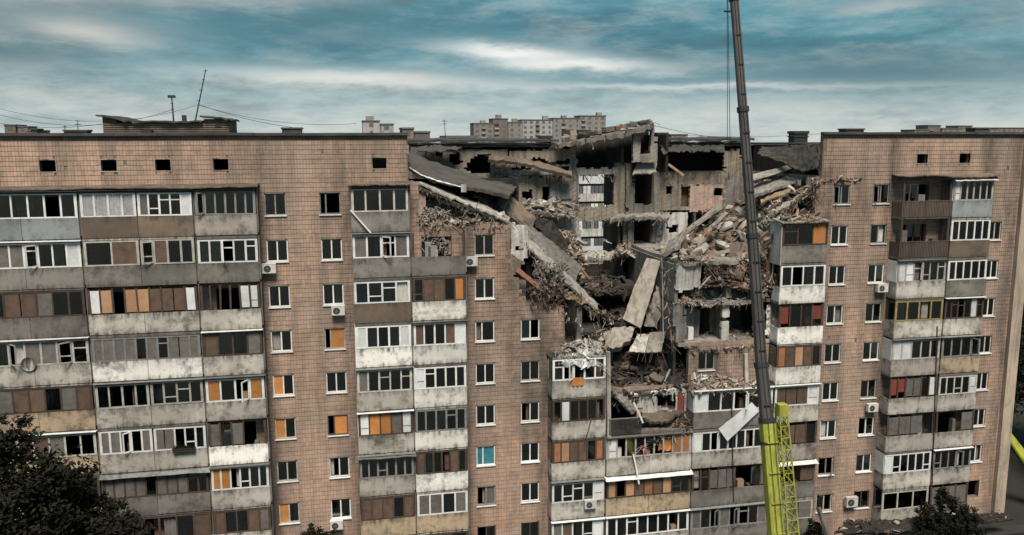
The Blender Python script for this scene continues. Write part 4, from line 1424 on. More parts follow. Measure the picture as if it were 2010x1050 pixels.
def heap(label, front, back, nbig, nsmall, big, small, mats, planks=0, amp=.25, base='rubble_grey', th=.35, lift=.06, tmat='timber', name='rubble_heap'):
    F = [at(*p) for p in front]
    B_ = [at(*p) for p in back]
    root = empty(name, sum(F + B_, Vector()) / (len(F) + len(B_)))
    tag(root, label, 'rubble', 'rubble heaps of the collapse')
    org = root.location.copy()
    nrm = (F[-1] - F[0]).cross(polyline(B_, .5) - polyline(F, .5)).normalized()
    if nrm.z < 0:
        nrm = -nrm
    F2, B2 = [p - org for p in F], [p - org for p in B_]
    gridslab('heap_bed', F2, B2, base, root, 44, 16, min(th, .1), .07, amp, 1.3, .12, nrm)

    def spot():
        u, v = R.random(), R.random()
        p = polyline(F2, u).lerp(polyline(B2, u), v)
        return p + nrm * (noise.noise(p * .9) * amp + lift)
    for k in range(nbig):
        mt = R.choice(mats)
        o = bpy.data.objects.new('chunk', R.choice(chunk_meshes(mt)))
        COL.objects.link(o)
        o.parent = root
        o.location = spot()
        s = big[0] + (big[1] - big[0]) * R.random() ** 2.2
        o.scale = (s * R.uniform(.8, 1.5), s * R.uniform(.7, 1.1), s * R.uniform(.5, 1.1))
        o.rotation_euler = (R.uniform(-.7, .7), R.uniform(-.7, .7), R.uniform(0, 6.28))
    for k in range(nbig // 3):
        o = bpy.data.objects.new('fragment', R.choice(frag_meshes(R.choice(['slab_grey', 'slab_pale', 'slab_wall', 'plaster_white', 'plaster_beige', 'concrete_brown', base, base] if base not in ('soot', 'rubble_dark') else [base, base, 'concrete_brown', 'soot']))))
        COL.objects.link(o)
        o.parent = root
        o.location = spot() + nrm * .08
        s = big[1] * (.6 + 1.5 * R.random() ** 1.8)
        o.scale = (s, s * R.uniform(.7, 1.2), s * R.uniform(.7, 1.2))
        o.rotation_euler = (R.gauss(0, .6), R.gauss(0, .6), R.uniform(0, 6.28))
    if nsmall:
        groups = {}
        for k in range(nsmall):
            mt = R.choice(mats)
            groups.setdefault(mt, MB())
            me = R.choice(chunk_meshes(mt))
            s = R.uniform(*small)
            T = Matrix.Translation(spot() + nrm * R.uniform(-.02, .08)) @ Matrix.Rotation(R.uniform(0, 6.28), 4, 'Z') @ Matrix.Rotation(R.uniform(-1, 1), 4, 'X') @ Matrix.Diagonal((s, s, s, 1))
            groups[mt].add([T @ v.co for v in me.vertices], [tuple(p.vertices) for p in me.polygons])
        for mt, g in groups.items():
            g.build('small_rubble', mt, root)['kind'] = 'stuff'
    for k in range(planks):
        p = spot() + nrm * .1
        a = R.uniform(0, 3.14)
        d = (F[-1] - F[0]).normalized() * math.cos(a) + (B_[0] - F[0]).normalized() * math.sin(a) * .8 + Vector((0, 0, R.uniform(-.15, .25)))
        L = R.uniform(.6, 2.0)
        b = MB()
        b.bar(p - d * L / 2, p + d * L / 2, R.uniform(.05, .16), R.uniform(.03, .07))
        b.build('plank', R.choice([tmat, tmat, 'slab_pale', 'rebar', 'wood_brown']), root)
    return root


MIX1 = ['rubble_grey', 'rubble_grey', 'rubble_pale', 'rubble_grey', 'rubble_pale', 'rubble_brown', 'rubble_brown', 'slab_pale', 'rubble_dark', 'brick_red']
heap('broad slope of broken concrete and brick spilling down the right side of the gap',
     [(1604, 366, .0), (1560, 400, .1), (1525, 440, .1), (1500, 505, .0), (1445, 540, .0), (1385, 516, .1), (1332, 508, .2)],
     [(1604, 336, 6), (1540, 346, 7), (1480, 370, 7.5), (1435, 408, 7.5), (1385, 440, 7.5), (1335, 470, 7), (1298, 496, 6)],
     300, 2600, (.25, 1.1), (.07, .26), MIX1, 46, .35, 'rubble_brown')
fslab('white torn sheet hanging beside the boom at floor six', [(1503, 656, .0), (1518, 662, -.2), (1530, 650, .0)], [(1505, 600, .3), (1516, 594, .2), (1530, 602, .3)], 'plaster_white', .05, 14, 12, 'torn_sheet', 'sheet', .05, .3, .1, 0,
      nrm=Vector((0, -1, .1)))
heap('tall spill of broken masonry and rags behind the crane boom', [(1486, 600, -.1), (1500, 590, -.15), (1518, 560, -.1), (1530, 540, .0)], [(1482, 500, 1.5), (1496, 470, 1.5), (1510, 440, 1.4), (1526, 430, 1.2)],
     80, 500, (.15, .5), (.06, .2), ['rubble_grey', 'rubble_brown', 'brick_red', 'rubble_pale', 'rubble_dark'], 12, .25, 'rubble_brown')
BW([(1482, 600), (1500, 600), (1502, 668), (1484, 668)], 'plaster_grey', Y=.5)
BW([(1505, 510), (1516, 510), (1516, 585), (1506, 590)], 'wood_brown', Y=.25, th=.1)
BW([(1500, 690), (1518, 690), (1518, 765), (1500, 765)], 'plaster_beige', Y=.1)
heap('loose rubble lying on the roof of the top balcony right of the boom', [(1532, 440, -1.2), (1570, 436, -1.25), (1612, 438, -1.2)], [(1536, 424, -.1), (1570, 418, .0), (1608, 426, -.1)],
     46, 260, (.12, .5), (.05, .18), ['rubble_grey', 'rubble_pale', 'rubble_brown', 'brick_red'], 9, .14, 'rubble_brown')
heap('dark red brick debris pouring over the lip above the open right rooms',
     [(1378, 566, -.1), (1420, 560, -.15), (1470, 575, -.2), (1500, 560, -.1)], [(1384, 508, .5), (1425, 512, .6), (1465, 520, .6), (1500, 500, .5)],
     90, 700, (.15, .5), (.06, .2), ['brick_red', 'rubble_brown', 'rubble_dark', 'brick_red', 'rubble_grey', 'cloth_red'], 10, .25, 'rubble_dark')
heap('pale rubble cone on the floor of the open white walled room',
     [(1330, 596, .1), (1380, 600, .0), (1430, 598, .0), (1480, 592, .1)], [(1340, 572, 2.5), (1390, 552, 2.5), (1420, 552, 2.5), (1470, 575, 2.5)],
     110, 700, (.15, .55), (.06, .18), ['rubble_pale', 'rubble_pale', 'plaster_white', 'rubble_grey', 'rubble_brown'], 10, .2, 'rubble_grey')
heap('rubble on the room floor with the white cupboard',
     [(1345, 682, .0), (1400, 688, -.1), (1450, 684, -.1), (1490, 676, .0)], [(1345, 664, 2.2), (1400, 656, 2.2), (1440, 650, 2.2), (1490, 655, 2.2)],
     90, 600, (.12, .5), (.06, .18), ['rubble_pale', 'rubble_grey', 'rubble_brown', 'plaster_pink'], 10, .18, 'rubble_brown')
heap('dusty rubble piled along the tiled stub under the right ruin',
     [(1352, 768, -1.0), (1400, 770, -1.1), (1450, 770, -1.1), (1496, 768, -1.0)], [(1356, 742, .0), (1400, 738, .0), (1450, 744, .0), (1496, 748, .0)],
     130, 800, (.12, .5), (.06, .2), ['rubble_pale', 'rubble_grey', 'rubble_brown', 'brick_red', 'rubble_grey'], 10, .2, 'rubble_brown')
heap('black rubble filling the bottom of the gap',
     [(1200, 786, .0), (1240, 784, -.1), (1290, 778, -.1), (1348, 764, .0)], [(1205, 692, 2.2), (1250, 694, 2.6), (1300, 690, 2.4), (1346, 686, 2.2)],
     190, 1300, (.2, .9), (.07, .25), ['soot', 'soot', 'rubble_dark', 'rubble_dark', 'soot', 'rubble_brown'], 26, .45, 'soot', tmat='rebar')  # mostly the darkest materials
heap('brown rubble slumped onto the gutted lower middle balcony',
     [(1262, 884, -1.0), (1296, 862, -1.0), (1330, 846, -1.0), (1352, 838, -.9)], [(1256, 836, .0), (1290, 806, .3), (1325, 796, .4), (1352, 784, .4)],
     130, 700, (.15, .55), (.06, .2), ['rubble_brown', 'rubble_dark', 'brick_red', 'rubble_grey', 'cloth_red'], 16, .25, 'rubble_dark')
heap('grey debris caught under the tilted ceiling slab at the left break',
     [(832, 446, .1), (870, 446, .0), (920, 444, .0), (996, 446, .1)], [(838, 392, 1.8), (870, 398, 1.8), (920, 412, 1.8), (984, 432, 1.6)],
     140, 800, (.15, .6), (.06, .22), ['rubble_grey', 'rubble_pale', 'insulation', 'insulation', 'rubble_brown'], 18, .3, 'rubble_brown')
heap('pale rubble heaped on the ledge of the left rear rooms',
     [(1016, 420, 8.6), (1060, 424, 8.5), (1128, 428, 8.8)], [(1020, 396, 9.8), (1070, 396, 9.8), (1126, 400, 9.8)],
     90, 400, (.2, .7), (.08, .25), ['rubble_pale', 'rubble_grey', 'rubble_brown', 'plaster_white'], 8, .2, 'rubble_grey')
heap('brown rubble slope right of the torn black roofing felt',
     [(1096, 500, 5.5), (1120, 520, 5.2), (1146, 556, 5)], [(1075, 440, 9.5), (1110, 450, 9.5), (1144, 480, 9.5)],
     90, 500, (.2, .7), (.08, .25), ['rubble_brown', 'rubble_grey', 'timber', 'rubble_brown'], 14, .3, 'rubble_brown')
heap('shade coloured rubble on the sagging floor under the rear ledge',
     [(1146, 576, 6), (1185, 578, 6), (1228, 570, 6)], [(1146, 548, 9.6), (1185, 546, 9.6), (1228, 544, 9.6)],
     70, 400, (.2, .7), (.08, .25), ['rubble_dark', 'rubble_brown', 'soot'], 6, .25, 'rubble_dark')  # rubble colours darkened to paint the cavity shade
heap('mixed wreckage below the thin slab tip left of the leaning panel',
     [(1112, 690, .4), (1150, 692, .3), (1192, 690, .3)], [(1118, 664, 3), (1150, 662, 3), (1200, 640, 3)],
     70, 350, (.15, .6), (.07, .22), ['rubble_dark', 'soot', 'rubble_dark', 'rubble_grey', 'plaster_white'], 8, .25, 'soot')  # bed and pieces darkened to paint a shaded cavity
heap('shade coloured debris on the floor slab behind the leaning panel',
     [(1205, 640, 4), (1240, 636, 4), (1325, 640, 3)], [(1150, 600, 9), (1220, 596, 9), (1290, 590, 9)],
     90, 500, (.2, .8), (.08, .25), ['rubble_dark', 'rubble_dark', 'rubble_brown', 'soot'], 10, .35, 'soot', tmat='rebar')  # cavity shade put into the debris colours
heap('loose rubble lining the ledge beside the dark shafts',
     [(1206, 500, 8.4), (1250, 502, 8.2), (1300, 506, 7.6)], [(1210, 486, 9.8), (1250, 486, 9.8), (1300, 484, 9.8)],
     60, 300, (.15, .6), (.08, .22), ['rubble_brown', 'rubble_grey', 'rubble_pale'], 8, .2, 'rubble_brown')
heap('broken white bits and splinters on the collapsed balcony sheet',
     [(1095, 700, -.9), (1140, 704, -1.0), (1180, 702, -.9)], [(1110, 676, .2), (1140, 668, .3), (1182, 672, .3)],
     36, 160, (.12, .5), (.06, .18), ['plaster_white', 'rubble_pale', 'rubble_grey', 'rubble_dark'], 5, .12, 'rubble_grey', .08, tmat='pvc')
heap('brick rubble at the top corner where the right wing is torn',
     [(1590, 372, -.1), (1620, 356, -.1), (1690, 352, -.1)], [(1592, 352, .4), (1622, 344, .3), (1690, 349, .2)],
     26, 160, (.1, .4), (.05, .15), ['rubble_grey', 'rubble_brown', 'brick_red'], 4, .06, 'rubble_brown', .06)

def fringe(label, edges, n, mats, lo=.15, hi=.8):
    """torn strips, wires and splinters hanging off broken edges"""
    root = empty('hanging_debris', at(*edges[0][0]))
    tag(root, label, 'debris', 'strips hanging off broken edges')
    org = root.location.copy()
    G = {m: MB() for m in mats}
    for k in range(n):
        e = [at(*p) for p in R.choice(edges)]
        p = polyline(e, R.random()) - org + Vector((R.uniform(-.1, .1), R.uniform(-.15, .15), R.uniform(-.05, .12)))
        b = G[R.choice(mats)]
        L = lo + (hi - lo) * R.random() ** 2
        d = Vector((R.gauss(0, .5), R.gauss(-.1, .4), R.choice([-1, -1, -1, -.4, .5]))).normalized()
        w, h = R.choice([(.02, .02), (.02, .02), (.03, .02), (.04, .03), (.07, .03), (.10, .05)])
        m = R.randint(1, 4)
        for s in range(m):
            q = p + d * L / m
            b.bar(p, q, w * R.uniform(.7, 1.1), h, (R.random(), R.random(), R.random()))
            p = q
            d = (d + Vector((R.gauss(0, .35), R.gauss(0, .35), R.gauss(-.15, .3)))).normalized()
    for m, b in G.items():
        if b.v:
            b.build('torn_strips', m, root)['kind'] = 'stuff'


STR = ['rebar', 'rebar', 'insulation', 'rubble_grey', 'rubble_dark', 'rubble_dark', 'rubble_brown']
fringe('torn strips and wires hanging along the tilted ceiling slab', [[(822, 368, .1), (900, 402, .1), (990, 440, .1)], [(830, 446, 0), (996, 446, 0)]], 130, STR)
fringe('splinters and rods bristling along the sliding slabs', [[(978, 402, 3.2), (1040, 462, 2.8)], [(1030, 470, 2.2), (1128, 560, 1.7)], [(1026, 476, .6), (1130, 576, .4), (1172, 610, .2)], [(1050, 522, .4), (1168, 618, .1)]], 220, STR)
fringe('debris dangling from the rear ledges and rear attic wall', [[(966, 346, 9.8), (1122, 346, 9.8)], [(1000, 414, 8.5), (1128, 426, 8.7)], [(1130, 504, 8.5), (1232, 502, 8.7)], [(1200, 434, 8.8), (1310, 430, 8.8)], [(1090, 286, 8.4), (1245, 258, 8)],
                                                                  [(1128, 345, 9.8), (1212, 345, 9.8)], [(1290, 340, 9.8), (1450, 340, 9.8)], [(1360, 416, 9.7), (1420, 412, 9.7)]], 230, STR)
fringe('loose strips and wires along the lip of the right rubble slope', [[(1604, 368, -.1), (1560, 402, 0), (1525, 442, 0), (1500, 507, -.1), (1445, 542, -.1), (1385, 518, 0), (1332, 510, .1)]], 220, STR + ['brick_red'])
fringe('broken edges trailing from the open right room floors', [[(1325, 594, 0), (1485, 594, 0)], [(1340, 684, -.05), (1490, 682, -.05)], [(1352, 770, -1.1), (1496, 770, -1.1)], [(1300, 505, .5), (1322, 690, .3)]], 220, STR + ['plaster_white', 'brick_red'])
fringe('charred strips hanging round the gutted middle balconies', [[(1080, 700, -.9), (1185, 716, -1.1)], [(1105, 612, .1), (1190, 690, .2)], [(1200, 790, -.2), (1345, 770, -.2)], [(1255, 880, -1.1), (1350, 845, -1.1)], [(1150, 640, 2), (1300, 600, 3)]], 240,
       ['rebar', 'rubble_dark', 'soot', 'slab_pale', 'rubble_brown', 'pvc_dirty'])
fringe('rags and wires caught along the torn right wing edge', [[(1518, 425, .1), (1522, 520, .1), (1520, 600, .1), (1512, 690, .1)], [(1596, 360, 0), (1598, 420, 0)]], 160, ['rebar', 'insulation', 'plaster_white', 'cloth_red', 'rubble_brown'])

# ------------------------------------------------------------------ air conditioners, dishes, planter
def aircon(px, py, Y, label, w=.8, h=.55):
    p = at(px, py, Y)
    root = empty('air_conditioner', p)
    tag(root, label, 'air conditioner', 'air conditioners on the facade')
    b = MB()
    b.box(-w / 2, w / 2, -.3, 0, 0, h)
    b.box(-w / 2 - .01, w / 2 + .01, -.31, .01, h + .001, h + .03)
    b.build('casing', 'ac_white', root)
    b = MB()
    n = 16
    c = Vector((-w * .12, -.301, h / 2))
    b.v = [tuple(c + Vector((math.cos(k * 6.2832 / n) * h * .38, -.012, math.sin(k * 6.2832 / n) * h * .38))) for k in range(n)]
    b.v += [tuple(c + Vector((math.cos(k * 6.2832 / n) * h * .38, 0, math.sin(k * 6.2832 / n) * h * .38))) for k in range(n)]
    b.f = [tuple(range(n))] + [(k, (k + 1) % n, n + (k + 1) % n, n + k) for k in range(n)]
    g = b.build('fan_grille', 'dark_metal', root)
    b = MB()
    for k in range(6):
        a = k * 3.14159 / 6
        d = Vector((math.cos(a), 0, math.sin(a))) * h * .37
        b.bar(c + Vector((0, -.02, 0)) - d, c + Vector((0, -.02, 0)) + d, .012, .008)
    b.build('grille_bars', 'frame_grey', g)
    b = MB()
    for s in (-1, 1):
        b.box(s * w * .36 - .02, s * w * .36 + .02, -.32, .25, -.05, -.001)
    b.build('bracket', 'dark_metal', root)


aircon(529, 535, -.2, 'white air conditioner under the eighth floor window beside the left balconies')
aircon(664, 617, -.2, 'white air conditioner below the teal lit window left of the middle balconies')
aircon(924, 521, -.2, 'white air conditioner at the corner of the broken top wall')
aircon(1728, 572, -.2, 'white air conditioner on the right wing under the third window row')
aircon(1709, 806, -.2, 'grimy air conditioner low on the right wing below a green window')
aircon(661, 1036, -.2, 'air conditioner at the bottom under the second storey window')
aircon(1668, 992, -.2, 'round fan air conditioner beside the lowest right wing window', .9, .7)
aircon(1157, 995, BY - .05, 'sooted air conditioner on the burnt lower balcony parapet')

p = at(56, 715, BY - .12)
root = empty('satellite_dish', p)
tag(root, 'pale satellite dish on the far left balcony parapet', 'satellite dish')
b = MB()
n = 20
for j, (r, y) in enumerate(((0, .1), (.2, .07), (.36, .0), (.4, -.03))):
    for k in range(n):
        b.v.append((math.cos(k * 6.2832 / n) * r, y, math.sin(k * 6.2832 / n) * r))
for j in range(3):
    for k in range(n):
        b.f.append((j * n + k, j * n + (k + 1) % n, (j + 1) * n + (k + 1) % n, (j + 1) * n + k))
b.build('dish', 'concrete_light', root, True)
b = MB()
b.tube((0, .07, -.3), (0, -.4, 0), .015)
b.tube((0, .1, 0), (0, .12, -.5), .02)
b.build('feed_arm', 'frame_grey', root)

p = at(361, 882, BY - .16)
root = empty('flower_box', p)
tag(root, 'dark flower box hung on a lower left balcony parapet', 'flower box')
b = MB()
b.box(-.62, .62, -.12, .1, -.12, .05)
b.box(-.66, .66, -.15, .12, .051, .08)
b.build('trough', 'rubble_dark', root)
b = MB()
for k in range(260):
    c = Vector((R.uniform(-.6, .6), R.uniform(-.14, .1), .08 + abs(R.gauss(0, .07))))
    d = Vector((R.uniform(-1, 1), R.uniform(-1, 1), R.uniform(0, 1))).normalized() * .06
    e = d.cross(Vector((R.random(), R.random(), R.random()))).normalized() * .025
    b.add([c, c + d + e, c + d * 2, c + d - e], [(0, 1, 2, 3)])
b.build('plants', 'leaf', root)

# ------------------------------------------------------------------ antennas, wires
def antenna(name, label, base, top, Y, r, arms):
    a, c = at(*base, Y), at(*top, Y)
    root = empty(name, a)
    tag(root, label, 'antenna', 'aerials on the roofs')
    b = MB()
    b.tube((0, 0, -.4), c - a, r, r * .6)
    b.build('mast', 'dark_metal', root)
    for t, w in arms:
        b = MB()
        p = (c - a) * t
        b.bar(p - Vector((w, 0, 0)), p + Vector((w, 0, 0)), .035, .035)
        b.build('crossbar', 'dark_metal', root)
    return root


an = antenna('rooftop_mast', 'tall thin leaning aerial mast on the left stair house', (380, 238), (404, 136), 6, .05, ((.97, .12), (.8, .10), (.6, .12), (.4, .10)))
an = antenna('rooftop_camera_mast', 'short dark mast with a boxy head on the stair house', (341, 238), (337, 190), 6, .06, ((.72, .12), (.5, .1)))
q = at(337, 190, 6) - at(341, 238, 6)
ubox('camera_head', 'dark_metal', q.x - .22, q.x + .22, q.y - .15, q.y + .15, q.z - .06, q.z + .1, an)
antenna('rooftop_aerial', 'small aerial on the roof left of the stair house', (153, 256), (152, 236), 3, .03, ((.95, .12), (.6, .18)))
antenna('rooftop_aerial', 'thin aerial on the rear roof beside the far houses', (875, 270), (872, 234), 12, .035, ((.9, .2), (.75, .16)))
antenna('rooftop_aerial', 'short aerial at the far left roof edge', (128, 258), (127, 246), 3, .03, ((.8, .1),))


def wire(label, a, c, sag, r=.012):
    A, C = at(*a), at(*c)
    b = MB()
    pts = []
    for k in range(15):
        t = k / 14
        p = A.lerp(C, t)
        p.z -= sag * 4 * t * (1 - t)
        pts.append(p)
    b.path(pts, r, 4)
    return tag(b.build('overhead_wire', 'dark_metal'), label, 'wire', 'thin wires over the roofs')


wire('thin wire from the leaning mast down to the roof vent', (390, 205, 6), (590, 252, 4), .2, .014)
wire('thin wire from the leaning mast running right past the vent', (392, 207, 6), (700, 242, 10), .5, .012)
wire('lower thin wire from the left frame edge to the stair house', (-20, 238, 5), (200, 243, 5), .3)
wire('upper thin wire from the left frame edge to the short mast', (-20, 220, 6), (338, 215, 6), .9)
wire('third thin wire from the left edge to the leaning mast', (-20, 208, 6), (392, 205, 6), 1.0, .010)
wire('thin wire from the heaved roof slab along the right rear roof', (1284, 246, 9), (1420, 272, 11), .1, .016)
wire('slack wire between the rear roof and the right wing', (1300, 262, 10), (1615, 262, 4), .25, .012)

# vents on the rear roof
for px0, px1, py0, py1, Y, lab in ((1557, 1588, 257, 279, 9, 'square dark chimney cowl on the rear roof beside the right wing'),
                                   (1062, 1084, 266, 290, 11, 'dark barrel vent on the rear roof left of the heaved slab'),
                                   (1288, 1312, 260, 284, 11, 'dark cowl on the rear roof right of the heaved slab')):
    a, c = at(px0, py1, Y), at(px1, py0, Y)
    v = MB()
    v.box(a.x + .08, c.x - .08, Y, Y + .9, a.z - .4, c.z - .22)
    v.box(a.x, c.x, Y - .08, Y + .98, c.z - .219, c.z)
    v.box(a.x + .02, c.x - .02, Y - .05, Y + .95, (a.z + c.z) / 2 - .05, (a.z + c.z) / 2 + .05)
    tag(v.build('roof_cowl', 'dark_metal'), lab, 'vent')
for k, (px, py) in enumerate(((1150, 268), (1205, 258), (1225, 252))):
    pass

# ------------------------------------------------------------------ the crane
CR = empty('mobile_crane', (0, 0, 0))
tag(CR, 'tall telescopic crane with lime green base boom in front of the ruin', 'crane')


def boom(pa, pb, w0, w1, mat, name, parent, collar=None):
    """one telescopic section with chamfered cross-section"""
    a, c = Vector(pa), Vector(pb)
    d = (c - a).normalized()
    x = d.cross(Vector((0, 1, 0))).normalized()
    y = x.cross(d).normalized()
    prof = [(-.5, -.36), (-.36, -.5), (.36, -.5), (.5, -.36), (.5, .3), (.28, .56), (-.28, .56), (-.5, .3)]
    b = MB()
    n = len(prof)
    vs = [a + (x * u + y * v) * w0 for u, v in prof] + [c + (x * u + y * v) * w1 for u, v in prof]
    b.add(vs, [(k, (k + 1) % n, n + (k + 1) % n, n + k) for k in range(n)] + [tuple(range(n)), tuple(range(n, 2 * n))[::-1]])
    o = b.build(name, mat, parent)
    if collar:
        e = MB()
        ww = w1 * collar
        vs = [c - d * .16 + (x * u + y * v) * ww for u, v in prof] + [c + d * .12 + (x * u + y * v) * ww for u, v in prof]
        e.add(vs, [(k, (k + 1) % n, n + (k + 1) % n, n + k) for k in range(n)] + [tuple(range(n)), tuple(range(n, 2 * n))[::-1]])
        e.build('collar', 'dark_metal', o)
    return o


YB0, YB1 = -13.0, -8.0
k0 = at(1505, 824, -12)
k1 = at(1494, 715, -11.2)
k2 = at(1477, 462, -10)
k3 = at(1458, 214, -9)
k4 = at(1441, 0, -8.2)
kb = k0 + (k0 - k2).normalized() * 13.5
kb = Vector((at(1523, 1050, -13.4).x, -13.4, at(1523, 1050, -13.4).z))
dn = (kb - k0).normalized()
foot = kb + dn * (kb.z - 2.6) / -dn.z if dn.z else kb
boom(foot, k0, .77, .74, 'boom_yellow', 'base_boom', CR, 1.04)
boom(k0 - (k0 - foot).normalized() * 1.0, k1, .60, .58, 'boom_grey', 'boom_section', CR, 1.15)
boom(k1, k2, .53, .51, 'boom_grey', 'boom_section', CR, 1.22)
boom(k2, k3, .46, .44, 'boom_grey', 'boom_section', CR, 1.25)
tip = k4 + (k4 - k3).normalized() * 3.0
boom(k3, k4 + (k4 - k3) * .02, .42, .39, 'boom_grey', 'boom_section', CR, 1.25)
boom(k4 + (k4 - k3) * .02, tip, .36, .35, 'boom_grey', 'boom_section', CR)
for A_, B2_, w_ in ((k0, k1, .66), (k1, k2, .58), (k2, k3, .50), (k3, k4, .42), (foot, k0, .84)):
    dd = (B2_ - A_).normalized()
    xx = dd.cross(Vector((0, 1, 0))).normalized()
    yy = xx.cross(dd).normalized()
    side = -yy if yy.y > 0 else yy
    LL = (B2_ - A_).length
    b = MB()
    for off in (-.18, .2):
        b.tube(A_ + side * w_ * .60 + xx * w_ * off, B2_ + side * w_ * .58 + xx * w_ * off, .018, .018, 5)
    b.build('hose', 'dark_metal', CR)
    for q in range(int(LL / 1.6)):
        c_ = A_ + dd * (q + .5) * 1.6 + side * w_ * .55
        b = MB()
        b.bar(c_ - xx * w_ * .36, c_ + xx * w_ * .36, .07, .05, tuple(side))
        b.build('clamp', 'dark_metal' if w_ < .8 else 'boom_yellow', CR)
# band on the yellow boom, boom head and hoist ropes
bb = k0.lerp(foot, .11)
boom(bb, bb + (k0 - foot).normalized() * .12, .81, .81, 'dark_metal', 'band', CR)
hd = MB()
hd.box(tip.x - .5, tip.x + .35, tip.y - .35, tip.y + .35, tip.z - .2, tip.z + .5)
hd.build('boom_head', 'boom_grey', CR)
for px in (1428, 1433):
    b = MB()
    e = at(px, 275, -7.5)
    b.tube((tip.x - .45, tip.y - .6, tip.z), (e.x + .0, -7.5, e.z), .018, .018, 4)
    b.build('hoist_rope', 'dark_metal', CR)
hk = at(1431, 285, -7.5)
b = MB()
b.tube((k4.x - .55, k4.y, k4.z - .6), (k4.x - .2, k4.y, k4.z - .6), .06)
b.build('rope_guide', 'dark_metal', CR)
# folded lattice jib clamped beside the base boom
ja, jb = at(1534, 812, -12.3), at(1552, 1050, -13.2)
jd = (jb - ja).normalized()
jb2 = ja + jd * ((jb - ja).length + 5.5)
x = jd.cross(Vector((0, 1, 0))).normalized()
y = x.cross(jd).normalized()
JW = .31
cor = [(-1, -1), (1, -1), (1, 1), (-1, 1)]
L = (jb2 - ja).length
for u, v in cor:
    b = MB()
    b.tube(ja + (x * u + y * v) * JW * .75, jb2 + (x * u + y * v) * JW * 1.25, .045, .045, 6)
    b.build('lattice_chord', 'boom_yellow', CR)
nseg = int(L / .62)
for k in range(nseg):
    t0, t1 = k / nseg, (k + 1) / nseg
    b = MB()
    for q in range(4):
        u0, v0 = cor[q]
        u1, v1 = cor[(q + 1) % 4]
        s0, s1 = JW * (.75 + .5 * t0), JW * (.75 + .5 * t1)
        A = ja + jd * L * t0 + (x * u0 + y * v0) * s0
        B1 = ja + jd * L * t1 + (x * u1 + y * v1) * s1
        C1 = ja + jd * L * t0 + (x * u1 + y * v1) * s0
        b.tube(A, B1, .026, .026, 5)
        b.tube(A, C1, .024, .024, 5)
    b.build('lattice_bracing', 'boom_yellow', CR)
b = MB()
b.box(ja.x - .26, ja.x + .26, ja.y - .26, ja.y + .26, ja.z - .1, ja.z + .55)
b.build('jib_head', 'boom_yellow', CR)
# carrier below the frame: turntable, chassis, wheels
b = MB()
b.box(foot.x - 1.3, foot.x + 1.3, foot.y - 1.6, foot.y + 2.2, 1.5, 3.0)
b.build('turntable', 'boom_yellow', CR)
b = MB()
b.box(foot.x - 1.4, foot.x + 1.4, foot.y - 6, foot.y + 6, .85, 1.49)
b.build('chassis', 'dark_metal', CR)
b = MB()
b.box(foot.x - 1.3, foot.x + 1.3, foot.y - 7.9, foot.y - 6.01, .7, 2.9)
b.build('cab', 'boom_yellow', CR)
for s in (-1, 1):
    for k in range(5):
        b = MB()
        yy = foot.y - 5 + k * 2.4
        b.tube((foot.x + s * 1.0, yy, .62), (foot.x + s * 1.42, yy, .62), .62, .62, 16)
        b.build('wheel', 'dark_metal', CR)

# second crane arm at the right edge
C2 = empty('loader_crane', (0, 0, 0))
tag(C2, 'lime green boom of a second crane poking in at the lower right edge', 'crane')
a, c = at(1976, 852, 2.2), at(2030, 928, 1.2)
boom(a, c, .55, .8, 'boom_yellow', 'boom_section', C2)
boom(c, c + (c - a).normalized() * 6, .9, 1.0, 'boom_yellow', 'base_boom', C2, 1.05)
e = c + (c - a).normalized() * 6
b = MB()
b.box(e.x - 1.1, e.x + 1.1, e.y - 1.3, e.y + 1.3, .2, max(e.z, 1.2))
b.build('base', 'boom_yellow', C2)

# ------------------------------------------------------------------ houses far behind
WINM = {}


def house(label, segs, Y, depth, mat, win_rows=6, storey=2.8, pitch=3.2, ww=1.5, wh=1.4, bottom=-.2, extra=True, winmat='far_window', name='far_apartment_block'):
    """segs: (px0, px1, py_top) pieces of one block seen over the roofs"""
    root = empty(name, (at(segs[0][0], 270, Y).x, Y, 0))
    tag(root, label, 'apartment block', 'blocks on the horizon')
    org = root.location.copy()
    for i, (p0, p1, pt) in enumerate(segs):
        a, c = at(p0, pt, Y), at(p1, pt, Y)
        yo = (i % 2) * 1.4
        b = MB()
        b.box(a.x - org.x, c.x - org.x - .02, yo, depth, bottom, a.z - .5)
        w = b.build('wall', mat if isinstance(mat, str) else mat[i % len(mat)], root)
        b = MB()
        b.box(a.x - org.x - .2, c.x - org.x + .18, yo - .25, depth + .2, a.z - .499, a.z)
        r = b.build('roof', 'slate', root)
        if extra and c.x - a.x > 6:
            x = R.uniform(a.x + 1, c.x - 4) - org.x
            ubox('lift_house', 'far_grey', x, x + 3, 3, 6, a.z + .001, a.z + R.uniform(1.2, 2.2), r)
        key = (ww, wh, winmat)
        if key not in WINM:
            m = MB()
            m.box(-ww / 2, ww / 2, -.06, .02, 0, wh)
            me = bpy.data.meshes.new('far_window')
            me.from_pydata(m.v, [], m.f)
            me.materials.append(M[winmat])
            WINM[key] = me
        ncol = max(1, int((c.x - a.x - .6) / pitch))
        st = (c.x - a.x) / ncol
        for k in range(ncol):
            for q in range(win_rows):
                z = a.z - 2.4 - q * storey
                if z < 1:
                    continue
                o = bpy.data.objects.new('window', WINM[key])
                COL.objects.link(o)
                o.parent = w
                o.location = (a.x - org.x + st * (k + .5), yo, z)
                o.scale = (R.choice([.7, 1, 1.25]), 1, 1)
                if (k + i) % 4 == 1 and q % 1 == 0:
                    ubox('balcony', R.choice(['far_pale', 'far_grey', 'far_brown']), o.location.x - ww * .8, o.location.x + ww * .8, yo - .8, yo - .07, z - 1.0, z - .05, w)
    return root


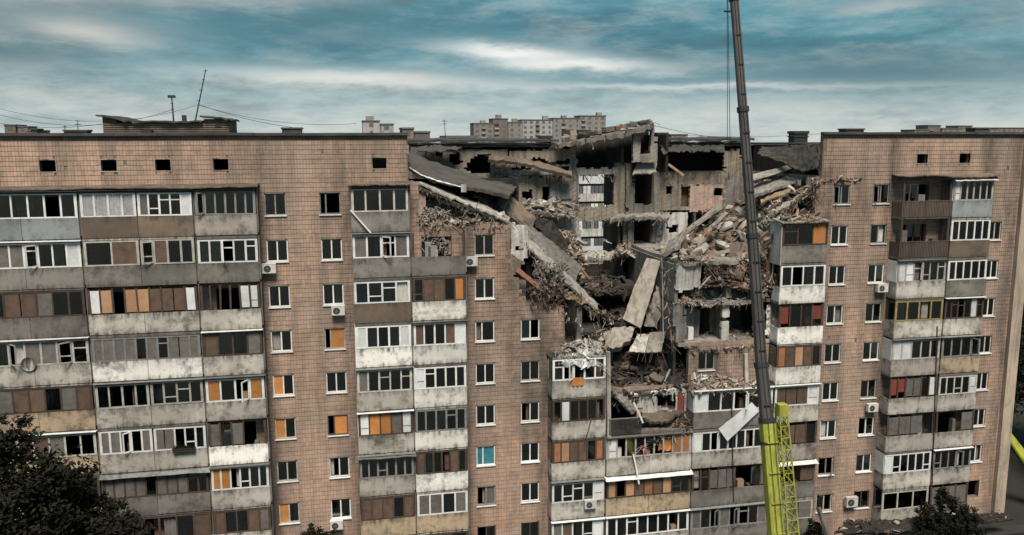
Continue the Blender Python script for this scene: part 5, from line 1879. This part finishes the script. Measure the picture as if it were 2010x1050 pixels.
house('long pale twelve storey block on the horizon left of the heaved slab', [(930, 968, 241), (968, 998, 232), (998, 1026, 239), (1026, 1086, 234), (1086, 1140, 231), (1140, 1191, 226)], 420, 14,
      ['far_grey', 'far_brown', 'far_grey', 'far_pale', 'far_grey', 'far_grey'], 5)
house('stepped pale block behind the left wing roof', [(712, 745, 236), (745, 773, 242)], 260, 12, 'far_pale', 3, pitch=4)
house('low brown block on the horizon beside the left wing corner', [(790, 812, 250), (812, 845, 257)], 190, 12, 'far_brown', 3)
house('flat grey roof house in front of the long pale block', [(877, 934, 266)], 130, 12, 'far_pale', 2, extra=False)
house('small dark block on the horizon at the far left', [(8, 30, 244), (30, 52, 247), (52, 78, 255)], 320, 12, 'far_brown', 2, extra=False)
house('distant low block above the right wing roof', [(1795, 1825, 254), (1825, 1850, 245), (1850, 1885, 251), (1885, 1912, 246), (1912, 1960, 253), (1960, 2040, 250)], 380, 12, ['far_grey', 'far_brown'], 2, extra=False)
house('tiny block on the horizon over the right rear roof', [(1318, 1350, 263)], 330, 12, 'far_grey', 2, extra=False)
# the neighbour seen through the hole
NBR = empty('neighbour_block', (35, 75, 0))
tag(NBR, 'white balconied neighbour block seen through the hole in the middle', 'apartment block')
b = MB()
b.box(-8, 13, 0, 12, -.2, 26.5)
w = b.build('wall', 'far_pale', NBR)
b = MB()
b.box(-8.2, 13.2, -.2, 12.2, 26.501, 26.9)
b.build('roof', 'slate', NBR)
for n in range(9):
    z = 23.45 - n * 2.75
    if z < 1:
        break
    for x0 in (-5.8, .9, 7.4):
        s = MB()
        s.box(x0, x0 + 5.2, -1.3, -.01, z - 1.5, z - 1.35)
        bo = s.build('balcony', 'far_pale', NBR)
        ubox('parapet', 'panel_white' if n % 2 == 0 else 'plaster_white', x0, x0 + 5.2, -1.36, -1.28, z - 1.55, z - .35, bo)
        for k in range(8):
            m = 'far_window' if R.random() < .68 else ('panel_white' if R.random() < .6 else 'far_grey')
            ubox('pane', m, x0 + .08 + k * .64, x0 + .62 + k * .64, -1.3, -1.26, z - .33, z + .85, bo)
        ubox('side_wall', 'far_pale', x0 - .06, x0 - .001, -1.3, -.01, z - 1.5, z + 1.1, bo)

# ------------------------------------------------------------------ trees
def tree(label, base, h, crown, nleaf, mat='leaf', name='tree', seed=1, leaf=.16, trunk_r=.22):
    """tapered trunk and limbs, crown of many small leaf faces in clumps. crown: (x, y, z, radius) offsets"""
    q = random.Random(seed)
    root = empty(name, base)
    tag(root, label, 'tree', 'dark trees round the building')
    b = MB()
    p = Vector((0, 0, -.2))
    pts = []
    for k in range(6):
        pts.append(p.copy())
        p = p + Vector((q.uniform(-.15, .15), q.uniform(-.15, .15), h * .11))
    for k, (a, c) in enumerate(zip(pts[:-1], pts[1:])):
        b.tube(a, c, trunk_r * (1 - k * .11), trunk_r * (1 - (k + 1) * .11), 8)
    t = b.build('trunk', 'bark', root)
    for cx, cy, cz, cr in crown:
        lb = MB()
        a = pts[-1 - q.randint(0, 2)]
        c = Vector((cx, cy, cz))
        m = a.lerp(c, .5) + Vector((q.uniform(-.3, .3), q.uniform(-.3, .3), q.uniform(-.2, .3)))
        lb.tube(a, m, trunk_r * .42, trunk_r * .28, 6)
        lb.tube(m, c, trunk_r * .28, trunk_r * .1, 6)
        for z in range(4):
            d = Vector((q.gauss(0, 1), q.gauss(0, 1), q.gauss(.3, 1))).normalized() * cr * .8
            lb.tube(m.lerp(c, q.random()), c + d, trunk_r * .12, .01, 4)
        lb.build('limb', 'bark', t)
    cb = MB()
    tot = sum(c[3] ** 2 for c in crown)
    for cx, cy, cz, cr in crown:
        clumps = []
        for k in range(int(16 + cr * 10)):
            d = Vector((q.gauss(0, 1), q.gauss(0, 1), q.gauss(.15, 1))).normalized()
            clumps.append((Vector((cx, cy, cz)) + d * cr * q.uniform(.35, 1.0), cr * q.uniform(.16, .34)))
        for k in range(int(nleaf * cr ** 2 / tot)):
            c0, r0 = q.choice(clumps)
            c = c0 + Vector((q.gauss(0, .55), q.gauss(0, .55), q.gauss(0, .45))) * r0
            d = Vector((q.uniform(-1, 1), q.uniform(-1, 1), q.uniform(-.7, .7))).normalized()
            e = d.cross(Vector((q.uniform(-1, 1), q.uniform(-1, 1), 1))).normalized()
            s = leaf * q.uniform(.6, 1.3)
            cb.add([c - d * s, c + e * s * .45, c + d * s, c - e * s * .45], [(0, 1, 2, 3)])
    cb.build('crown', mat, root)
    return root


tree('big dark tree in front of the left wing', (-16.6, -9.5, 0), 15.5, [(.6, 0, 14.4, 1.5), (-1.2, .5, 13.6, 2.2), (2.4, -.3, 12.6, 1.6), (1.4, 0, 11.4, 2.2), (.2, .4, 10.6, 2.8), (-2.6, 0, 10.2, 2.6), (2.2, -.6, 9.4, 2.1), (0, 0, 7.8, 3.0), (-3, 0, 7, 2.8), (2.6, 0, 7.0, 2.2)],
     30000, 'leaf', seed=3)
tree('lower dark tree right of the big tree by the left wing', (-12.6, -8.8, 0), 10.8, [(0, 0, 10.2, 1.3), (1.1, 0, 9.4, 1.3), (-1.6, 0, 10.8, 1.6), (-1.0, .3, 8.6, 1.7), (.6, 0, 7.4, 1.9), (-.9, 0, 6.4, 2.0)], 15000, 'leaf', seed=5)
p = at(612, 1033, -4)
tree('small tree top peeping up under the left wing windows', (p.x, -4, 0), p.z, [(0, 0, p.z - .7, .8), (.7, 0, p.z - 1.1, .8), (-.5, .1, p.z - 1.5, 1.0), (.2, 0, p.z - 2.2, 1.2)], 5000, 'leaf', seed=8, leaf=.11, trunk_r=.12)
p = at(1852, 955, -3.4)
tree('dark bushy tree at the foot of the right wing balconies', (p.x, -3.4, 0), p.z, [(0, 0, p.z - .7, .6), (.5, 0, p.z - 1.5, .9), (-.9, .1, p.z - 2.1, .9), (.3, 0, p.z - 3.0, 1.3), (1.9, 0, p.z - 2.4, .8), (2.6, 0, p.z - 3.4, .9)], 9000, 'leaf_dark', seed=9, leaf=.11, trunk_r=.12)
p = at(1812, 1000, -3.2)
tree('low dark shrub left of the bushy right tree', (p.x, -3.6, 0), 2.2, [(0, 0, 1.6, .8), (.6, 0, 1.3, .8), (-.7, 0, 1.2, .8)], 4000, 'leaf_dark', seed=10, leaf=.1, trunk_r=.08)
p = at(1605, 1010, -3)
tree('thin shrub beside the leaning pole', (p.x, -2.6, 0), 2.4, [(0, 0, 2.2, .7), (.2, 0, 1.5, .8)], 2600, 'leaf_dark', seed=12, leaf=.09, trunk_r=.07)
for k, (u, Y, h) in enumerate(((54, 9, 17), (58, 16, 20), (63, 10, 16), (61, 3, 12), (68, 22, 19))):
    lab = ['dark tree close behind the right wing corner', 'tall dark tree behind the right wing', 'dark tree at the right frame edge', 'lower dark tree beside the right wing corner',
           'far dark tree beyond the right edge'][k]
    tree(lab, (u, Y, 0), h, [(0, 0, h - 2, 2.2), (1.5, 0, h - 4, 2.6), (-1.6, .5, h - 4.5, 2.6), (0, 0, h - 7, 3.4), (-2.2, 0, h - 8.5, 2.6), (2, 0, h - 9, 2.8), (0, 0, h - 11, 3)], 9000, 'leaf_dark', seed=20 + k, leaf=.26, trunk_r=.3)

# small litter at the foot of the right wing
heap('scattered masonry debris on the dark yard by the right wing', [(1640, 1046, -3.5), (1760, 1046, -3.2), (1990, 1020, -2.6)], [(1660, 1022, -2.0), (1760, 1018, -1.8), (1960, 1004, -1.8)],
     40, 200, (.12, .45), (.05, .18), ['rubble_dark', 'rubble_dark', 'soil', 'rubble_brown'], 3, .1, 'soil', .2)
o = fslab('pale entrance canopy slab behind the bushy right tree', [(1862, 1012, -1.9), (1905, 1008, -1.9)], [(1866, 1000, -.2), (1900, 997, -.2)], 'concrete_light', .12, 6, 3, 'entrance_canopy', 'canopy', rods=0, amp=0)
